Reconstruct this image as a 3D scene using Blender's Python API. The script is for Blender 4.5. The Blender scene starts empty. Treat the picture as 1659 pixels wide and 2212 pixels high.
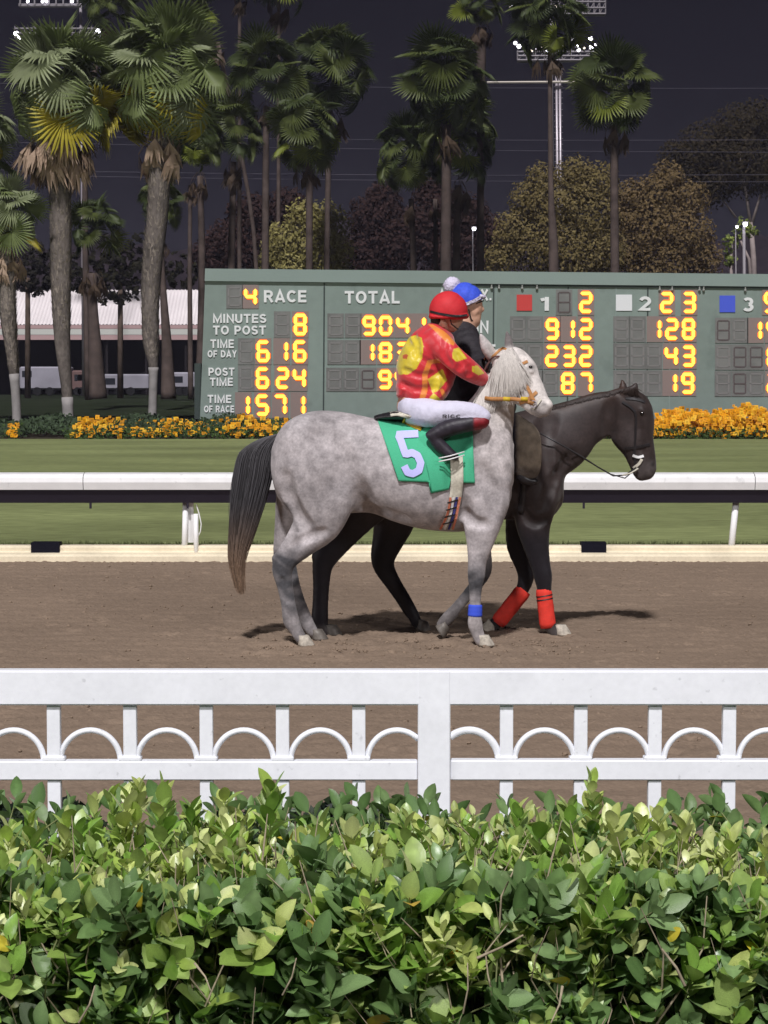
import bpy, math, random
import numpy as np
from mathutils import Vector, Matrix
from mathutils.bvhtree import BVHTree
random.seed(7); np.random.seed(7)
sc = bpy.context.scene
# ------------------------------------------------------------ camera
FPX = 4300.0; HOR = 830.0; CAMZ = 1.81; CW, CH = 1659.0, 2212.0
PITCH = math.atan((CH/2-HOR)/FPX)
cam_d = bpy.data.cameras.new('camera'); cam = bpy.data.objects.new('camera', cam_d)
sc.collection.objects.link(cam); sc.camera = cam
cam.location = (0, 0, CAMZ); cam.rotation_euler = (math.pi/2-PITCH, 0, 0)
cam_d.sensor_fit = 'VERTICAL'; cam_d.sensor_height = 24.0; cam_d.lens = 24.0*FPX/CH
cam_d.clip_start = 0.1; cam_d.clip_end = 4000
cam_d.dof.use_dof = False
# ------------------------------------------------------------ world, lights, exposure (a night meeting under floodlights)
world = bpy.data.worlds.new('World'); sc.world = world; world.use_nodes = True
wn = world.node_tree.nodes; wl = world.node_tree.links; wn.clear()
wo = wn.new('ShaderNodeOutputWorld'); wb = wn.new('ShaderNodeBackground'); wl.new(wb.outputs[0], wo.inputs[0])
wt = wn.new('ShaderNodeTexCoord'); ws = wn.new('ShaderNodeSeparateXYZ'); wr = wn.new('ShaderNodeValToRGB')
wl.new(wt.outputs['Generated'], ws.inputs[0]); wl.new(ws.outputs['Z'], wr.inputs[0]); wl.new(wr.outputs[0], wb.inputs[0])
wr.color_ramp.elements[0].position = 0.0; wr.color_ramp.elements[0].color = (0.0165, 0.0145, 0.0235, 1)
wr.color_ramp.elements[1].position = 0.35; wr.color_ramp.elements[1].color = (0.0125, 0.0120, 0.0245, 1)
wb.inputs[1].default_value = 0.42
def aim(o, d): o.rotation_euler = Vector(d).to_track_quat('-Z', 'Y').to_euler()
sun_d = bpy.data.lights.new('floodlight_sun', 'SUN'); sun = bpy.data.objects.new('floodlight_sun', sun_d); sc.collection.objects.link(sun)
sun_d.energy = 3.6; sun_d.angle = math.radians(4.0); sun_d.color = (1.0, 0.97, 0.985)
aim(sun, (0.10, 0.74, -0.94))
sun.location = (-20, -40, 50)
# lamps of the stand behind the camera: low left bank and right bank
def flood(loc, tgt, power, size, col=(1, .97, .98)):
    d = bpy.data.lights.new('stand_floodlight', 'AREA'); o = bpy.data.objects.new('stand_floodlight', d)
    d.energy = power; d.size = size; d.color = col; o.location = loc; aim(o, Vector(tgt)-Vector(loc)); sc.collection.objects.link(o)
flood((-50, -16, 18), (2, 16, 0), 9500, 9.0)
flood((34, -42, 30), (2, 16, 0), 11500, 6.0)
sc.view_settings.view_transform = 'Standard'; sc.view_settings.look = 'None'
sc.view_settings.exposure = 0.0; sc.view_settings.gamma = 1.0; sc.view_settings.use_curve_mapping = False
sc.cycles.max_bounces = 6; sc.cycles.transparent_max_bounces = 4
HAZE = 0.00024
# ------------------------------------------------------------ helpers
fw = Vector((0, math.cos(PITCH), -math.sin(PITCH))); up = Vector((0, math.sin(PITCH), math.cos(PITCH)))
def at(px, py, Y):
    d = fw*FPX + Vector((1, 0, 0))*(px-CW/2) + up*(CH/2-py)
    t = Y/d.y
    return Vector((0, 0, CAMZ)) + d*t
def gx(px, Y, z=0.0):
    return (px-CW/2)*Y/FPX*(math.cos(PITCH)+math.sin(PITCH)*(CAMZ-z)/Y)
def topx(P):
    P = np.asarray(P, float); v = P-np.array([0, 0, CAMZ])
    f = np.array(fw); u = np.array(up)
    dep = v@f
    return CW/2+FPX*v[:, 0]/dep, CH/2-FPX*(v@u)/dep
def link(o): sc.collection.objects.link(o); return o
def tag(o, label=None, cat=None, group=None, kind=None):
    if label: o['label'] = label
    if cat: o['category'] = cat
    if group: o['group'] = group
    if kind: o['kind'] = kind
    return o
def empty(name, loc, label, cat, group=None):
    o = link(bpy.data.objects.new(name, None)); o.location = loc; o.empty_display_size = .2
    return tag(o, label, cat, group)
def kid(o, root):
    if root is not None:
        o.parent = root; M = Matrix.Identity(4); r = root
        loc = Vector(r.get('_w', r.location)); o.matrix_parent_inverse = Matrix.Translation(-loc)
    return o
def wloc(root):  # world place of a thing's origin (parts are built at world coordinates, their own origin is 0)
    return root.location
def obj(name, me, mat, parent=None, smooth=False, kind=None):
    o = link(bpy.data.objects.new(name, me)); me.materials.clear()
    if mat is not None: me.materials.append(mat)
    if smooth: me.shade_smooth()
    if parent is not None:
        o.parent = parent
        if parent.type == 'EMPTY': o.matrix_parent_inverse = Matrix.Translation(-Vector(parent.location))
    if kind: o['kind'] = kind
    return o
def mesh(name, V, F, col=None):
    me = bpy.data.meshes.new(name); V = np.asarray(V, dtype=np.float32)
    if isinstance(F, np.ndarray):
        n, k = F.shape
        me.vertices.add(len(V)); me.vertices.foreach_set('co', V.ravel())
        me.loops.add(n*k); me.loops.foreach_set('vertex_index', F.astype(np.int32).ravel())
        me.polygons.add(n); me.polygons.foreach_set('loop_start', np.arange(0, n*k, k, dtype=np.int32))
        me.update(calc_edges=True); me.validate()
    else:
        me.from_pydata([tuple(map(float, v)) for v in V], [], F); me.update()
    if col is not None: setcol(me, col)
    return me
def setcol(me, col):
    a = me.color_attributes.new('Col', 'FLOAT_COLOR', 'POINT')
    c = np.ones((len(me.vertices), 4), np.float32); c[:, :3] = col; a.data.foreach_set('color', c.ravel())
class MB:
    def __init__(s): s.V = []; s.F = []
    def add(s, V, F):
        b = len(s.V); s.V += [tuple(v) for v in V]; s.F += [tuple(i+b for i in f) for f in F]; return s
    def box(s, x0, x1, y0, y1, z0, z1, bev=0.0):
        if bev > 0:
            V = []; F = []
            b = bev
            for z, i in ((z0, 0), (z1, 1)):
                pass
            ring = lambda x0, x1, y0, y1, z: [(x0+b, y0, z), (x1-b, y0, z), (x1, y0+b, z), (x1, y1-b, z), (x1-b, y1, z), (x0+b, y1, z), (x0, y1-b, z), (x0, y0+b, z)]
            R = [[(x, y, z) for x, y, z in ring(x0+b, x1-b, y0+b, y1-b, z0)], ring(x0, x1, y0, y1, z0+b), ring(x0, x1, y0, y1, z1-b), ring(x0+b, x1-b, y0+b, y1-b, z1)]
            V = sum(R, [])
            for r in range(3):
                for i in range(8):
                    j = (i+1) % 8; F.append((r*8+i, r*8+j, r*8+8+j, r*8+8+i))
            F.append(tuple(range(7, -1, -1))); F.append(tuple(range(24, 32)))
            return s.add(V, F)
        V = [(x, y, z) for z in (z0, z1) for x, y in ((x0, y0), (x1, y0), (x1, y1), (x0, y1))]
        return s.add(V, [(3, 2, 1, 0), (4, 5, 6, 7), (0, 1, 5, 4), (1, 2, 6, 5), (2, 3, 7, 6), (3, 0, 4, 7)])
    def tube(s, pts, rad, n=8, cap=True, flat=1.0):
        pts = [Vector(p) for p in pts]; m = len(pts)
        if not hasattr(rad, '__len__'): rad = [rad]*m
        V = []; F = []; prev = None
        for i, p in enumerate(pts):
            d = (pts[min(i+1, m-1)]-pts[max(i-1, 0)]).normalized()
            if prev is None:
                a = Vector((0, 0, 1)) if abs(d.z) < .9 else Vector((0, 1, 0)); u = d.cross(a).normalized()
            else: u = (prev-d*prev.dot(d)).normalized()
            prev = u; w = d.cross(u)
            for k in range(n):
                t = 2*math.pi*k/n; V.append(p+u*math.cos(t)*rad[i]+w*math.sin(t)*rad[i]*flat)
        for i in range(m-1):
            for k in range(n):
                j = (k+1) % n; F.append((i*n+k, i*n+j, (i+1)*n+j, (i+1)*n+k))
        if cap: F.append(tuple(range(n-1, -1, -1))); F.append(tuple(range((m-1)*n, m*n)))
        return s.add(V, F)
    def prism(s, poly, y0, y1):  # poly: list of (x,z), clockwise or not
        n = len(poly); a = sum(poly[i][0]*poly[(i+1) % n][1]-poly[(i+1) % n][0]*poly[i][1] for i in range(n))
        if a < 0: poly = poly[::-1]
        V = [(x, y0, z) for x, z in poly]+[(x, y1, z) for x, z in poly]
        F = [tuple(range(n)), tuple(range(2*n-1, n-1, -1))]+[(j, i, i+n, j+n) for i, j in ((i, (i+1) % n) for i in range(n))]
        return s.add(V, F)
    def pxprism(s, pts, Y, depth):
        P = [at(x, y, Y) for x, y in pts]
        return s.prism([(p.x, p.z) for p in P], Y, Y+depth)
    def ball(s, c, r, n=10, m=6):
        if not hasattr(r, '__len__'): r = (r, r, r)
        V = [(c[0], c[1], c[2]-r[2])]
        for i in range(1, m):
            a = math.pi*i/m
            for k in range(n):
                t = 2*math.pi*k/n; V.append((c[0]+r[0]*math.sin(a)*math.cos(t), c[1]+r[1]*math.sin(a)*math.sin(t), c[2]-r[2]*math.cos(a)))
        V.append((c[0], c[1], c[2]+r[2])); F = []
        for k in range(n): F.append((0, 1+(k+1) % n, 1+k)); F.append((len(V)-1, 1+(m-2)*n+k, 1+(m-2)*n+(k+1) % n))
        for i in range(m-2):
            for k in range(n):
                j = (k+1) % n; F.append((1+i*n+k, 1+i*n+j, 1+(i+1)*n+j, 1+(i+1)*n+k))
        return s.add(V, F)
    def build(s, name, mat, parent=None, smooth=False, kind=None, label=None):
        o = obj(name, mesh(name, s.V, s.F), mat, parent, smooth, kind)
        if label: o['label'] = label
        return o
# ------------------------------------------------------------ materials
MATS = {}
def mat(name, col=(.5, .5, .5), rough=.6, spec=.3, attr=False, n1=None, n2=None, bump=None, emis=None, metal=0.0, trans=0.0, sheen=0.0, stretch=None, spots=None):
    """n1/n2 = (scale, amount, detail): brightness noise; bump = (scale, strength, distance)"""
    m = bpy.data.materials.new(name); m.use_nodes = True; nt = m.node_tree; N = nt.nodes; L = nt.links
    b = N['Principled BSDF']; b.inputs['Roughness'].default_value = rough; b.inputs['Specular IOR Level'].default_value = spec
    b.inputs['Metallic'].default_value = metal
    if sheen: b.inputs['Sheen Weight'].default_value = sheen
    if emis: b.inputs['Emission Color'].default_value = (*emis[0], 1); b.inputs['Emission Strength'].default_value = emis[1]
    tc = N.new('ShaderNodeTexCoord'); vec = tc.outputs['Object']
    if stretch:
        mp = N.new('ShaderNodeMapping'); mp.inputs['Scale'].default_value = stretch; L.new(vec, mp.inputs[0]); vec = mp.outputs[0]
    if attr:
        a = N.new('ShaderNodeAttribute'); a.attribute_name = 'Col'; src = a.outputs['Color']
    else:
        rgb = N.new('ShaderNodeRGB'); rgb.outputs[0].default_value = (*col, 1); src = rgb.outputs[0]
    for nz in (n1, n2):
        if nz:
            t = N.new('ShaderNodeTexNoise'); t.inputs['Scale'].default_value = nz[0]; t.inputs['Detail'].default_value = nz[2] if len(nz) > 2 else 3
            L.new(vec, t.inputs['Vector'])
            mr = N.new('ShaderNodeMapRange'); mr.inputs[1].default_value = .3; mr.inputs[2].default_value = .7
            mr.inputs[3].default_value = 1-nz[1]; mr.inputs[4].default_value = 1+nz[1]; L.new(t.outputs[0], mr.inputs[0])
            mx = N.new('ShaderNodeMix'); mx.data_type = 'RGBA'; mx.blend_type = 'MULTIPLY'; mx.inputs[0].default_value = 1
            L.new(src, mx.inputs[6]); L.new(mr.outputs[0], mx.inputs[7]); src = mx.outputs[2]
    if spots:   # sparse stains: (scale, threshold, darkness)
        t = N.new('ShaderNodeTexNoise'); t.inputs['Scale'].default_value = spots[0]; t.inputs['Detail'].default_value = 4; L.new(vec, t.inputs['Vector'])
        mr = N.new('ShaderNodeMapRange'); mr.inputs[1].default_value = spots[1]; mr.inputs[2].default_value = spots[1]+.08; mr.inputs[3].default_value = 1; mr.inputs[4].default_value = 1-spots[2]; L.new(t.outputs[0], mr.inputs[0])
        mx = N.new('ShaderNodeMix'); mx.data_type = 'RGBA'; mx.blend_type = 'MULTIPLY'; mx.inputs[0].default_value = 1
        L.new(src, mx.inputs[6]); L.new(mr.outputs[0], mx.inputs[7]); src = mx.outputs[2]
    L.new(src, b.inputs['Base Color'])
    if bump:
        t = N.new('ShaderNodeTexNoise'); t.inputs['Scale'].default_value = bump[0]; t.inputs['Detail'].default_value = 5; L.new(vec, t.inputs['Vector'])
        bp = N.new('ShaderNodeBump'); bp.inputs['Strength'].default_value = bump[1]; bp.inputs['Distance'].default_value = bump[2]
        L.new(t.outputs[0], bp.inputs['Height']); L.new(bp.outputs[0], b.inputs['Normal'])
    if trans:
        tr = N.new('ShaderNodeBsdfTranslucent'); ms = N.new('ShaderNodeMixShader'); ms.inputs[0].default_value = trans
        L.new(src, tr.inputs[0]); L.new(b.outputs[0], ms.inputs[1]); L.new(tr.outputs[0], ms.inputs[2]); L.new(ms.outputs[0], N['Material Output'].inputs[0])
    MATS[name] = m; return m
white = mat('white_paint', (.80, .815, .86), .45, .4, n1=(9, .04, 6), n2=(60, .03), spots=(38, .66, .22), bump=(50, .06, .002))
rail_white = mat('rail_white', (.76, .76, .76), .4, .4, n1=(6, .05, 6), spots=(9, .64, .2))
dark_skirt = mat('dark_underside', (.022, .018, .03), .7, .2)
dirt = mat('track_dirt', (.215, .160, .118), .95, .1, n1=(.5, .07, 4), n2=(38, .10, 4), bump=(45, .4, .015), stretch=(1, 1, 1))
turf_m = mat('turf', (.205, .235, .10), .9, .1, n1=(.35, .22, 3), n2=(9, .2, 6), bump=(60, .6, .03), stretch=(.45, 1, 1))
lawn_m = mat('dark_lawn', (.022, .03, .016), .95, .05, n1=(.3, .25, 4), n2=(8, .2, 4))
soil_m = mat('soil', (.03, .024, .018), .95, .05, n1=(8, .3, 4))
kerb_m = mat('beige_concrete', (.70, .62, .46), .85, .2, n1=(2.5, .12, 6), n2=(30, .06))
black_m = mat('black_void', (.006, .006, .012), .8, .1)
# ------------------------------------------------------------ implicit-surface modelling (horses, riders, clothes)
def surface_nets(F, o, h):
    s = F < 0; off = [(i, j, k) for i in (0, 1) for j in (0, 1) for k in (0, 1)]
    nx, ny, nz = F.shape
    cnt = np.zeros((nx-1, ny-1, nz-1), np.int8)
    for i, j, k in off: cnt += s[i:nx-1+i, j:ny-1+j, k:nz-1+k]
    A = np.argwhere((cnt > 0) & (cnt < 8)); P = np.zeros((len(A), 3)); C = np.zeros(len(A))
    for a in off:
        for ax in range(3):
            if a[ax]: continue
            b = list(a); b[ax] = 1
            fa = F[A[:, 0]+a[0], A[:, 1]+a[1], A[:, 2]+a[2]]; fb = F[A[:, 0]+b[0], A[:, 1]+b[1], A[:, 2]+b[2]]
            m = (fa < 0) != (fb < 0); t = np.where(m, fa/np.where(m, fa-fb, 1), 0)
            p = np.array(a, float)[None]+t[:, None]*(np.array(b)-np.array(a))[None]
            P += p*m[:, None]; C += m
    V = (A+P/C[:, None])*h+o
    idx = -np.ones(cnt.shape, np.int64); idx[A[:, 0], A[:, 1], A[:, 2]] = np.arange(len(A))
    Q = []
    for ax in range(3):
        b, c = [(1, 2), (2, 0), (0, 1)][ax]
        sl0 = [slice(None)]*3; sl1 = [slice(None)]*3; sl0[ax] = slice(0, -1); sl1[ax] = slice(1, None)
        d = s[tuple(sl0)] != s[tuple(sl1)]; G = np.argwhere(d); inside = s[G[:, 0], G[:, 1], G[:, 2]]
        ok = (G[:, b] >= 1) & (G[:, c] >= 1) & (G[:, b] < F.shape[b]-1) & (G[:, c] < F.shape[c]-1); G = G[ok]; inside = inside[ok]
        def cell(db, dc):
            g = G.copy(); g[:, b] += db; g[:, c] += dc; return idx[g[:, 0], g[:, 1], g[:, 2]]
        q = np.stack([cell(-1, -1), cell(0, -1), cell(0, 0), cell(-1, 0)], 1)
        q[~inside] = q[~inside][:, ::-1]; Q.append(q)
    Q = np.concatenate(Q); return V, Q[(Q >= 0).all(1)]
def catmull(P, n=3):
    P = [np.array(p, float) for p in P]; out = []
    if len(P) < 3: return P
    for i in range(len(P)-1):
        a = P[max(i-1, 0)]; b = P[i]; c = P[i+1]; d = P[min(i+2, len(P)-1)]
        for k in range(n):
            t = k/n; out.append(.5*((2*b)+(c-a)*t+(2*a-5*b+4*c-d)*t*t+(-a+3*b-3*c+d)*t**3))
    out.append(P[-1]); return out
class Clay:
    """Yc: the depth plane the pixel outlines were measured on"""
    def __init__(s, lo, hi, h, Yc):
        s.h = h; s.o = np.array(lo, float); n = np.ceil((np.array(hi)-s.o)/h).astype(int)+1
        s.ax = [s.o[i]+h*np.arange(n[i]) for i in range(3)]; s.F = np.full(n, 1.0, np.float32); s.Yc = Yc
    def sub(s, lo, hi):
        r = []
        for i in range(3):
            a = max(0, int((lo[i]-s.o[i])/s.h)); b = min(s.F.shape[i], int((hi[i]-s.o[i])/s.h)+2); r.append(slice(a, max(b, a+1)))
        g = np.meshgrid(*[s.ax[i][r[i]] for i in range(3)], indexing='ij', sparse=True); return tuple(r), g
    def merge(s, r, d, k, cut=False):
        a = s.F[r]
        if cut:
            h = np.clip((k-np.abs(a+d))/k, 0, None); s.F[r] = np.maximum(a, -d)+h*h*k*.25; return
        h = np.clip((k-np.abs(a-d))/k, 0, None) if k > 0 else 0
        s.F[r] = np.minimum(a, d)-h*h*k*.25
    def segd(s, A, B, x, y, z):
        D = B[:3]-A[:3]; L2 = D[0]**2+D[1]**2+D[2]**2+1e-12
        t = np.clip(((x-A[0])*D[0]+(y-A[1])*D[1]+(z-A[2])*D[2])/L2, 0, 1)
        rr = A[3]+(B[3]-A[3])*t; w = A[4]+(B[4]-A[4])*t
        dx = x-A[0]-D[0]*t; dy = y-A[1]-D[1]*t; dz = z-A[2]-D[2]*t
        q = dx*dx+dz*dz; f = np.sqrt(q/rr**2+dy*dy/w**2)+1e-9; g = np.sqrt(q/rr**4+dy*dy/w**4)+1e-9
        return (f*(f-1)/g).astype(np.float32)
    def node(s, n):  # (px, py, dy, r_px, w_m)  -> world
        Y = s.Yc+n[2]; p = at(n[0], n[1], Y); return np.array([p.x, p.y, p.z, n[3]*Y/FPX, n[4] if len(n) > 4 and n[4] else n[3]*Y/FPX])
    def chain(s, nodes, k=.03, sm=3, cut=False):
        W = [s.node(n) for n in nodes]
        if sm > 1: W = catmull(W, sm)
        if len(W) == 1: W = W*2
        W = [np.array(w, float) for w in W]; A = np.array(W); R = A[:, 3:5].max()+k+2*s.h
        rg, (X, Y, Z) = s.sub(A[:, :3].min(0)-R, A[:, :3].max(0)+R); loc = np.full(s.F[rg].shape, 9.0, np.float32); o = [sl.start for sl in rg]
        for a, b in zip(W[:-1], W[1:]):
            R1 = max(a[3], b[3], a[4], b[4])+k+2*s.h; r, (x, y, z) = s.sub(np.minimum(a[:3], b[:3])-R1, np.maximum(a[:3], b[:3])+R1)
            d = s.segd(a, b, x, y, z); q = tuple(slice(sl.start-oo, sl.stop-oo) for sl, oo in zip(r, o)); t_ = loc[q]
            kk = .006; e = np.clip((kk-np.abs(t_-d))/kk, 0, None); loc[q] = np.minimum(t_, d)-e*e*kk*.25
        s.merge(rg, loc, k, cut); return s
    def loft(s, st, k=.05, yoff=0.0):  # stations (px, top_py, bottom_py, halfwidth_m) along x
        Y = s.Yc+yoff; T = catmull([(at(a, b, Y).x, at(a, b, Y).z, at(a, c, Y).z, w) for a, b, c, w in st], 6); T = np.array(T)
        x0, x1 = T[0, 0], T[-1, 0]; R = T[:, 3].max()+k+2*s.h
        r, (x, y, z) = s.sub((x0-.1, Y-R, T[:, 2].min()-.1), (x1+.1, Y+R, T[:, 1].max()+.1))
        xc = np.clip(x, x0, x1); top = np.interp(xc, T[:, 0], T[:, 1]); bot = np.interp(xc, T[:, 0], T[:, 2]); w = np.interp(xc, T[:, 0], T[:, 3])
        hz = (top-bot)/2; c = (top+bot)/2; dx = np.abs(x-xc)
        dz = z-c; dy = y-Y
        f = np.sqrt((dz/hz)**2+(dy/w)**2)+1e-6; g = np.sqrt(dz*dz/hz**4+dy*dy/w**4)+1e-6
        d = f*(f-1)/g
        d = np.where(dx > 0, np.sqrt(np.maximum(d, 0)**2+dx**2)+np.minimum(d, 0)*0, d)
        s.merge(r, d.astype(np.float32), k); return s
    def surf_y(s, x, z, side=-1):
        i = int(round((x-s.o[0])/s.h)); k = int(round((z-s.o[2])/s.h)); col = s.F[i, :, k] < 0; w = np.where(col)[0]
        return None if len(w) == 0 else s.ax[1][w[0] if side < 0 else w[-1]]
    def groove(s, pts, r, depth, k=.03, both=True, bulge=False):
        """a shallow furrow (or a raised ridge) following pixel points over the flank"""
        P = catmull([np.array(p, float) for p in pts], 3)
        for side in ((-1, 1) if both else (-1,)):
            W = []
            for i, p in enumerate(P):
                a = at(p[0], p[1], s.Yc-.2); y = s.surf_y(a.x, a.z, side)
                if y is None: continue
                f = math.sin(math.pi*(i+.5)/len(P))**.5; W.append([a.x, y-side*((r-depth*f) if not bulge else -(r-depth*f)) * (-1), a.z])
            for A, B in zip(W[:-1], W[1:]):
                A = np.array(A+[r, r]); B = np.array(B+[r, r]); R1 = r+k+2*s.h; rr, (x, y, z) = s.sub(np.minimum(A[:3], B[:3])-R1, np.maximum(A[:3], B[:3])+R1)
                s.merge(rr, s.segd(A, B, x, y, z), k, not bulge)
        return s
    def mesh(s, jitter=0.0, seed=0):
        V, Q = surface_nets(s.F, s.o, s.h); s.V = V; s.Q = Q
        s.bvh = BVHTree.FromPolygons([tuple(v) for v in V], [tuple(int(i) for i in q) for q in Q]); return V, Q
def bvh_of(V, Q): return BVHTree.FromPolygons([tuple(v) for v in V], [tuple(int(i) for i in q) for q in Q])
def drape_pt(x, z, bvhs, off=.01, y0=0.0, fall=None, side=-1):
    """the surface point met from the near side (side=-1) or the far side at (x,z), lifted by off"""
    best = None
    for b in bvhs:
        hit = b.ray_cast(Vector((x, y0, z)), Vector((0, -side, 0)))
        if hit[0] is not None and (best is None or (hit[0].y-best.y)*side > 0): best = hit[0]
    if best is None: return None if fall is None else Vector((x, fall, z))
    return best+Vector((0, side*off, 0))
def strap(pts, width, bvhs, Y, off=.008, fall=None, thick=.006, n=4, m=3):
    """a flat band draped on the surface, following pixel points"""
    P = catmull([(a, b) for a, b in pts], n) if len(pts) > 2 else [np.array(pts[0], float)*(1-t)+np.array(pts[1], float)*t for t in np.linspace(0, 1, n*2)]
    V = []; last = fall if fall is not None else Y-.1
    if not hasattr(width, '__len__'): width = (width, width)
    for i, p in enumerate(P):
        d = P[min(i+1, len(P)-1)]-P[max(i-1, 0)]; d = d/np.linalg.norm(d); nr = np.array((-d[1], d[0])); w = width[0]+(width[1]-width[0])*i/(len(P)-1)
        for j in range(m):
            q = p+nr*w*(j/(m-1)-.5); a = at(q[0], q[1], Y); h = drape_pt(a.x, a.z, bvhs, off)
            if h is None: h = Vector((a.x, last, a.z))
            last = h.y; V.append(h)
    N = len(V); V2 = [v+Vector((0, thick, 0)) for v in V]; F = []
    for i in range(len(P)-1):
        for j in range(m-1):
            a = i*m+j; F.append((a, a+1, a+m+1, a+m)); F.append((N+a+m, N+a+m+1, N+a+1, N+a))
        F.append((i*m, i*m+m, N+i*m+m, N+i*m)); a = i*m+m-1; F.append((a+m, a, N+a, N+a+m))
    F.append(tuple(range(m-1, -1, -1))+tuple(range(N, N+m))); e = N-m; F.append(tuple(range(e, e+m))+tuple(range(N+e+m-1, N+e-1, -1)))
    return MB().add(V+V2, F)
def inpoly(px, py, poly):
    r = np.zeros(len(px), bool); n = len(poly)
    for i in range(n):
        x1, y1 = poly[i]; x2, y2 = poly[(i+1) % n]
        c = ((y1 > py) != (y2 > py)) & (px < (x2-x1)*(py-y1)/(y2-y1+1e-9)+x1); r ^= c
    return r
def sstep(a, b, x): t = np.clip((x-a)/(b-a), 0, 1); return t*t*(3-2*t)
def mixc(c, d, t): return c*(1-t[:, None])+np.array(d)[None]*t[:, None]
def strands(paths, rad, seg=3):
    """paths: (n, m, 3) array, rad (n,m) -> three-sided tapering hairs"""
    n, m, _ = paths.shape; T = np.gradient(paths, axis=1); T /= np.linalg.norm(T, axis=2, keepdims=True)+1e-9
    A = np.zeros_like(T); A[..., 1] = 1; U = np.cross(T, A); U /= np.linalg.norm(U, axis=2, keepdims=True)+1e-9; W = np.cross(T, U)
    V = np.zeros((n, m, seg, 3))
    for k in range(seg):
        t = 2*math.pi*k/seg; V[:, :, k] = paths+(U*math.cos(t)+W*math.sin(t))*rad[..., None]
    base = np.arange(n)[:, None, None]*m*seg+np.arange(m-1)[None, :, None]*seg; k = np.arange(seg)[None, None]; k2 = (k+1) % seg
    F = np.stack([base+k, base+k2, base+seg+k2, base+seg+k], -1).reshape(-1, 4); return V.reshape(-1, 3), F
# ============================================================ GROUND
def sheet(name, prof, x0, x1, mat_, nx=2, kind='structure'):
    V = []; F = []; m = len(prof)
    for i in range(nx):
        x = x0+(x1-x0)*i/(nx-1)
        for y, z in prof: V.append((x, y, z))
    for i in range(nx-1):
        for j in range(m-1): a = i*m+j; F.append((a, a+m, a+m+1, a+1))
    return obj(name, mesh(name, V, F), mat_, kind=kind)
sheet('ground', [(-150, -.03), (20.35, -.03), (66, -.03), (70, .28), (84, .5), (100, .75), (150, 1.0), (260, 1.0), (620, 1.0)], -500, 500, lawn_m)
def fbm(x, y, s=0): return (np.sin(x*1.7+s)*np.sin(y*2.3+1.3*s)+.5*np.sin(x*4.1+2*s+y*1.3)*np.sin(y*5.7-x*.7+s)+.25*np.sin(x*9.7-y*3.1+s)*np.sin(y*11.3+s*3))/1.5
# dirt track: near part finely uneven
xs = np.linspace(-5, 5, 420); ys = np.concatenate([np.linspace(-12, 8, 12)[:-1], np.linspace(8, 20.36, 420)])
X, Y_ = np.meshgrid(xs, ys, indexing='ij'); rng = np.random.RandomState(3)
Z = .006*fbm(X*3, Y_*6)+.0025*np.sin(Y_*2*math.pi/.27+.6*np.sin(X*.9))*(Y_ > 8)+.004*rng.randn(*X.shape)*(Y_ > 8)
for hx, hy, rr, dd in [(gx(655, 13.65), 13.62, .16, .025), (gx(1045, 13.65), 13.62, .14, .02), (gx(700, 14.3), 14.25, .14, .02), (gx(1200, 14.2), 14.15, .13, .02), (gx(590, 13.7), 13.55, .2, .02), (gx(880, 14), 13.9, .25, .02), (gx(930, 14), 13.6, .2, .02), (gx(760, 13.7), 13.4, .2, .015)]:
    r2 = np.sqrt((X-hx)**2+(Y_-hy)**2)/rr; Z += dd*(np.exp(-((r2-1.1)/.35)**2)*(.6+.4*rng.rand(*X.shape))-.8*np.exp(-r2**2*1.6))
for i in range(260):
    hx, hy, rr = rng.uniform(-4.6, 4.6), rng.uniform(9, 20), rng.uniform(.05, .085); k = (np.abs(X-hx) < .3) & (np.abs(Y_-hy) < .3); r2 = np.sqrt((X[k]-hx)**2+(Y_[k]-hy)**2)/rr; Z[k] += .010*np.exp(-((r2-1.3)/.4)**2)-.016*np.exp(-r2**2*1.2)
V = np.stack([X, Y_, Z+.003], -1).reshape(-1, 3); nX, nY = X.shape
I = np.arange(nX*nY).reshape(nX, nY); F = np.stack([I[:-1, :-1], I[1:, :-1], I[1:, 1:], I[:-1, 1:]], -1).reshape(-1, 4)
obj('dirt_track', mesh('dirt_track', V, F), dirt, smooth=True, kind='structure')
for sx in (-1, 1):
    a, b = sorted((sx*4.99, sx*90)); sheet('dirt_track', [(-12, 0), (20.36, 0)], a, b, dirt)
# clods of kicked-up dirt
V = []; F = []
clod = MB().ball((0, 0, 0), 1, 5, 4); CV = np.array(clod.V); vs = []; fs = []; b = 0
for i in range(1500):
    if i < 600: x = gx(rng.choice([620, 680, 760, 880, 940, 1040, 1200]), 13.7)+rng.randn()*.28; y = 13.65+rng.randn()*.25
    else: x = rng.uniform(-3.4, 3.4); y = rng.uniform(9, 20)
    s = abs(rng.randn())*.006+.003; v = CV*s*(1+.4*rng.rand(len(CV), 1))*np.array([1, 1, .7])+np.array([x, y, .006]); vs.append(v); fs += [tuple(j+b for j in f) for f in clod.F]; b += len(CV)
obj('dirt_clods', mesh('dirt_clods', np.concatenate(vs), fs), dirt, kind='stuff')
# turf course beyond the far rail, laid in long mown bands
KY = 20.40
sheet('turf_course', [(KY+.25, .10), (24, .06), (40, .03), (64.5, .02), (65.2, .03)], -90, 90, turf_m)
# ragged grass edge along the kerb
vs = []; fs = []; b = 0
for i in range(5200):
    x = rng.uniform(-4.6, 4.6); y = KY+.27+rng.rand()*.5; h = rng.uniform(.03, .075); w = .006; a = rng.uniform(-.4, .4)
    vs += [(x-w, y, .09), (x+w, y, .09), (x+a*h, y-rng.uniform(0, .02), .09+h)]; fs.append((b, b+1, b+2)); b += 3
obj('grass_edge', mesh('grass_edge', np.array(vs), np.array(fs)), turf_m, kind='stuff')
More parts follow.
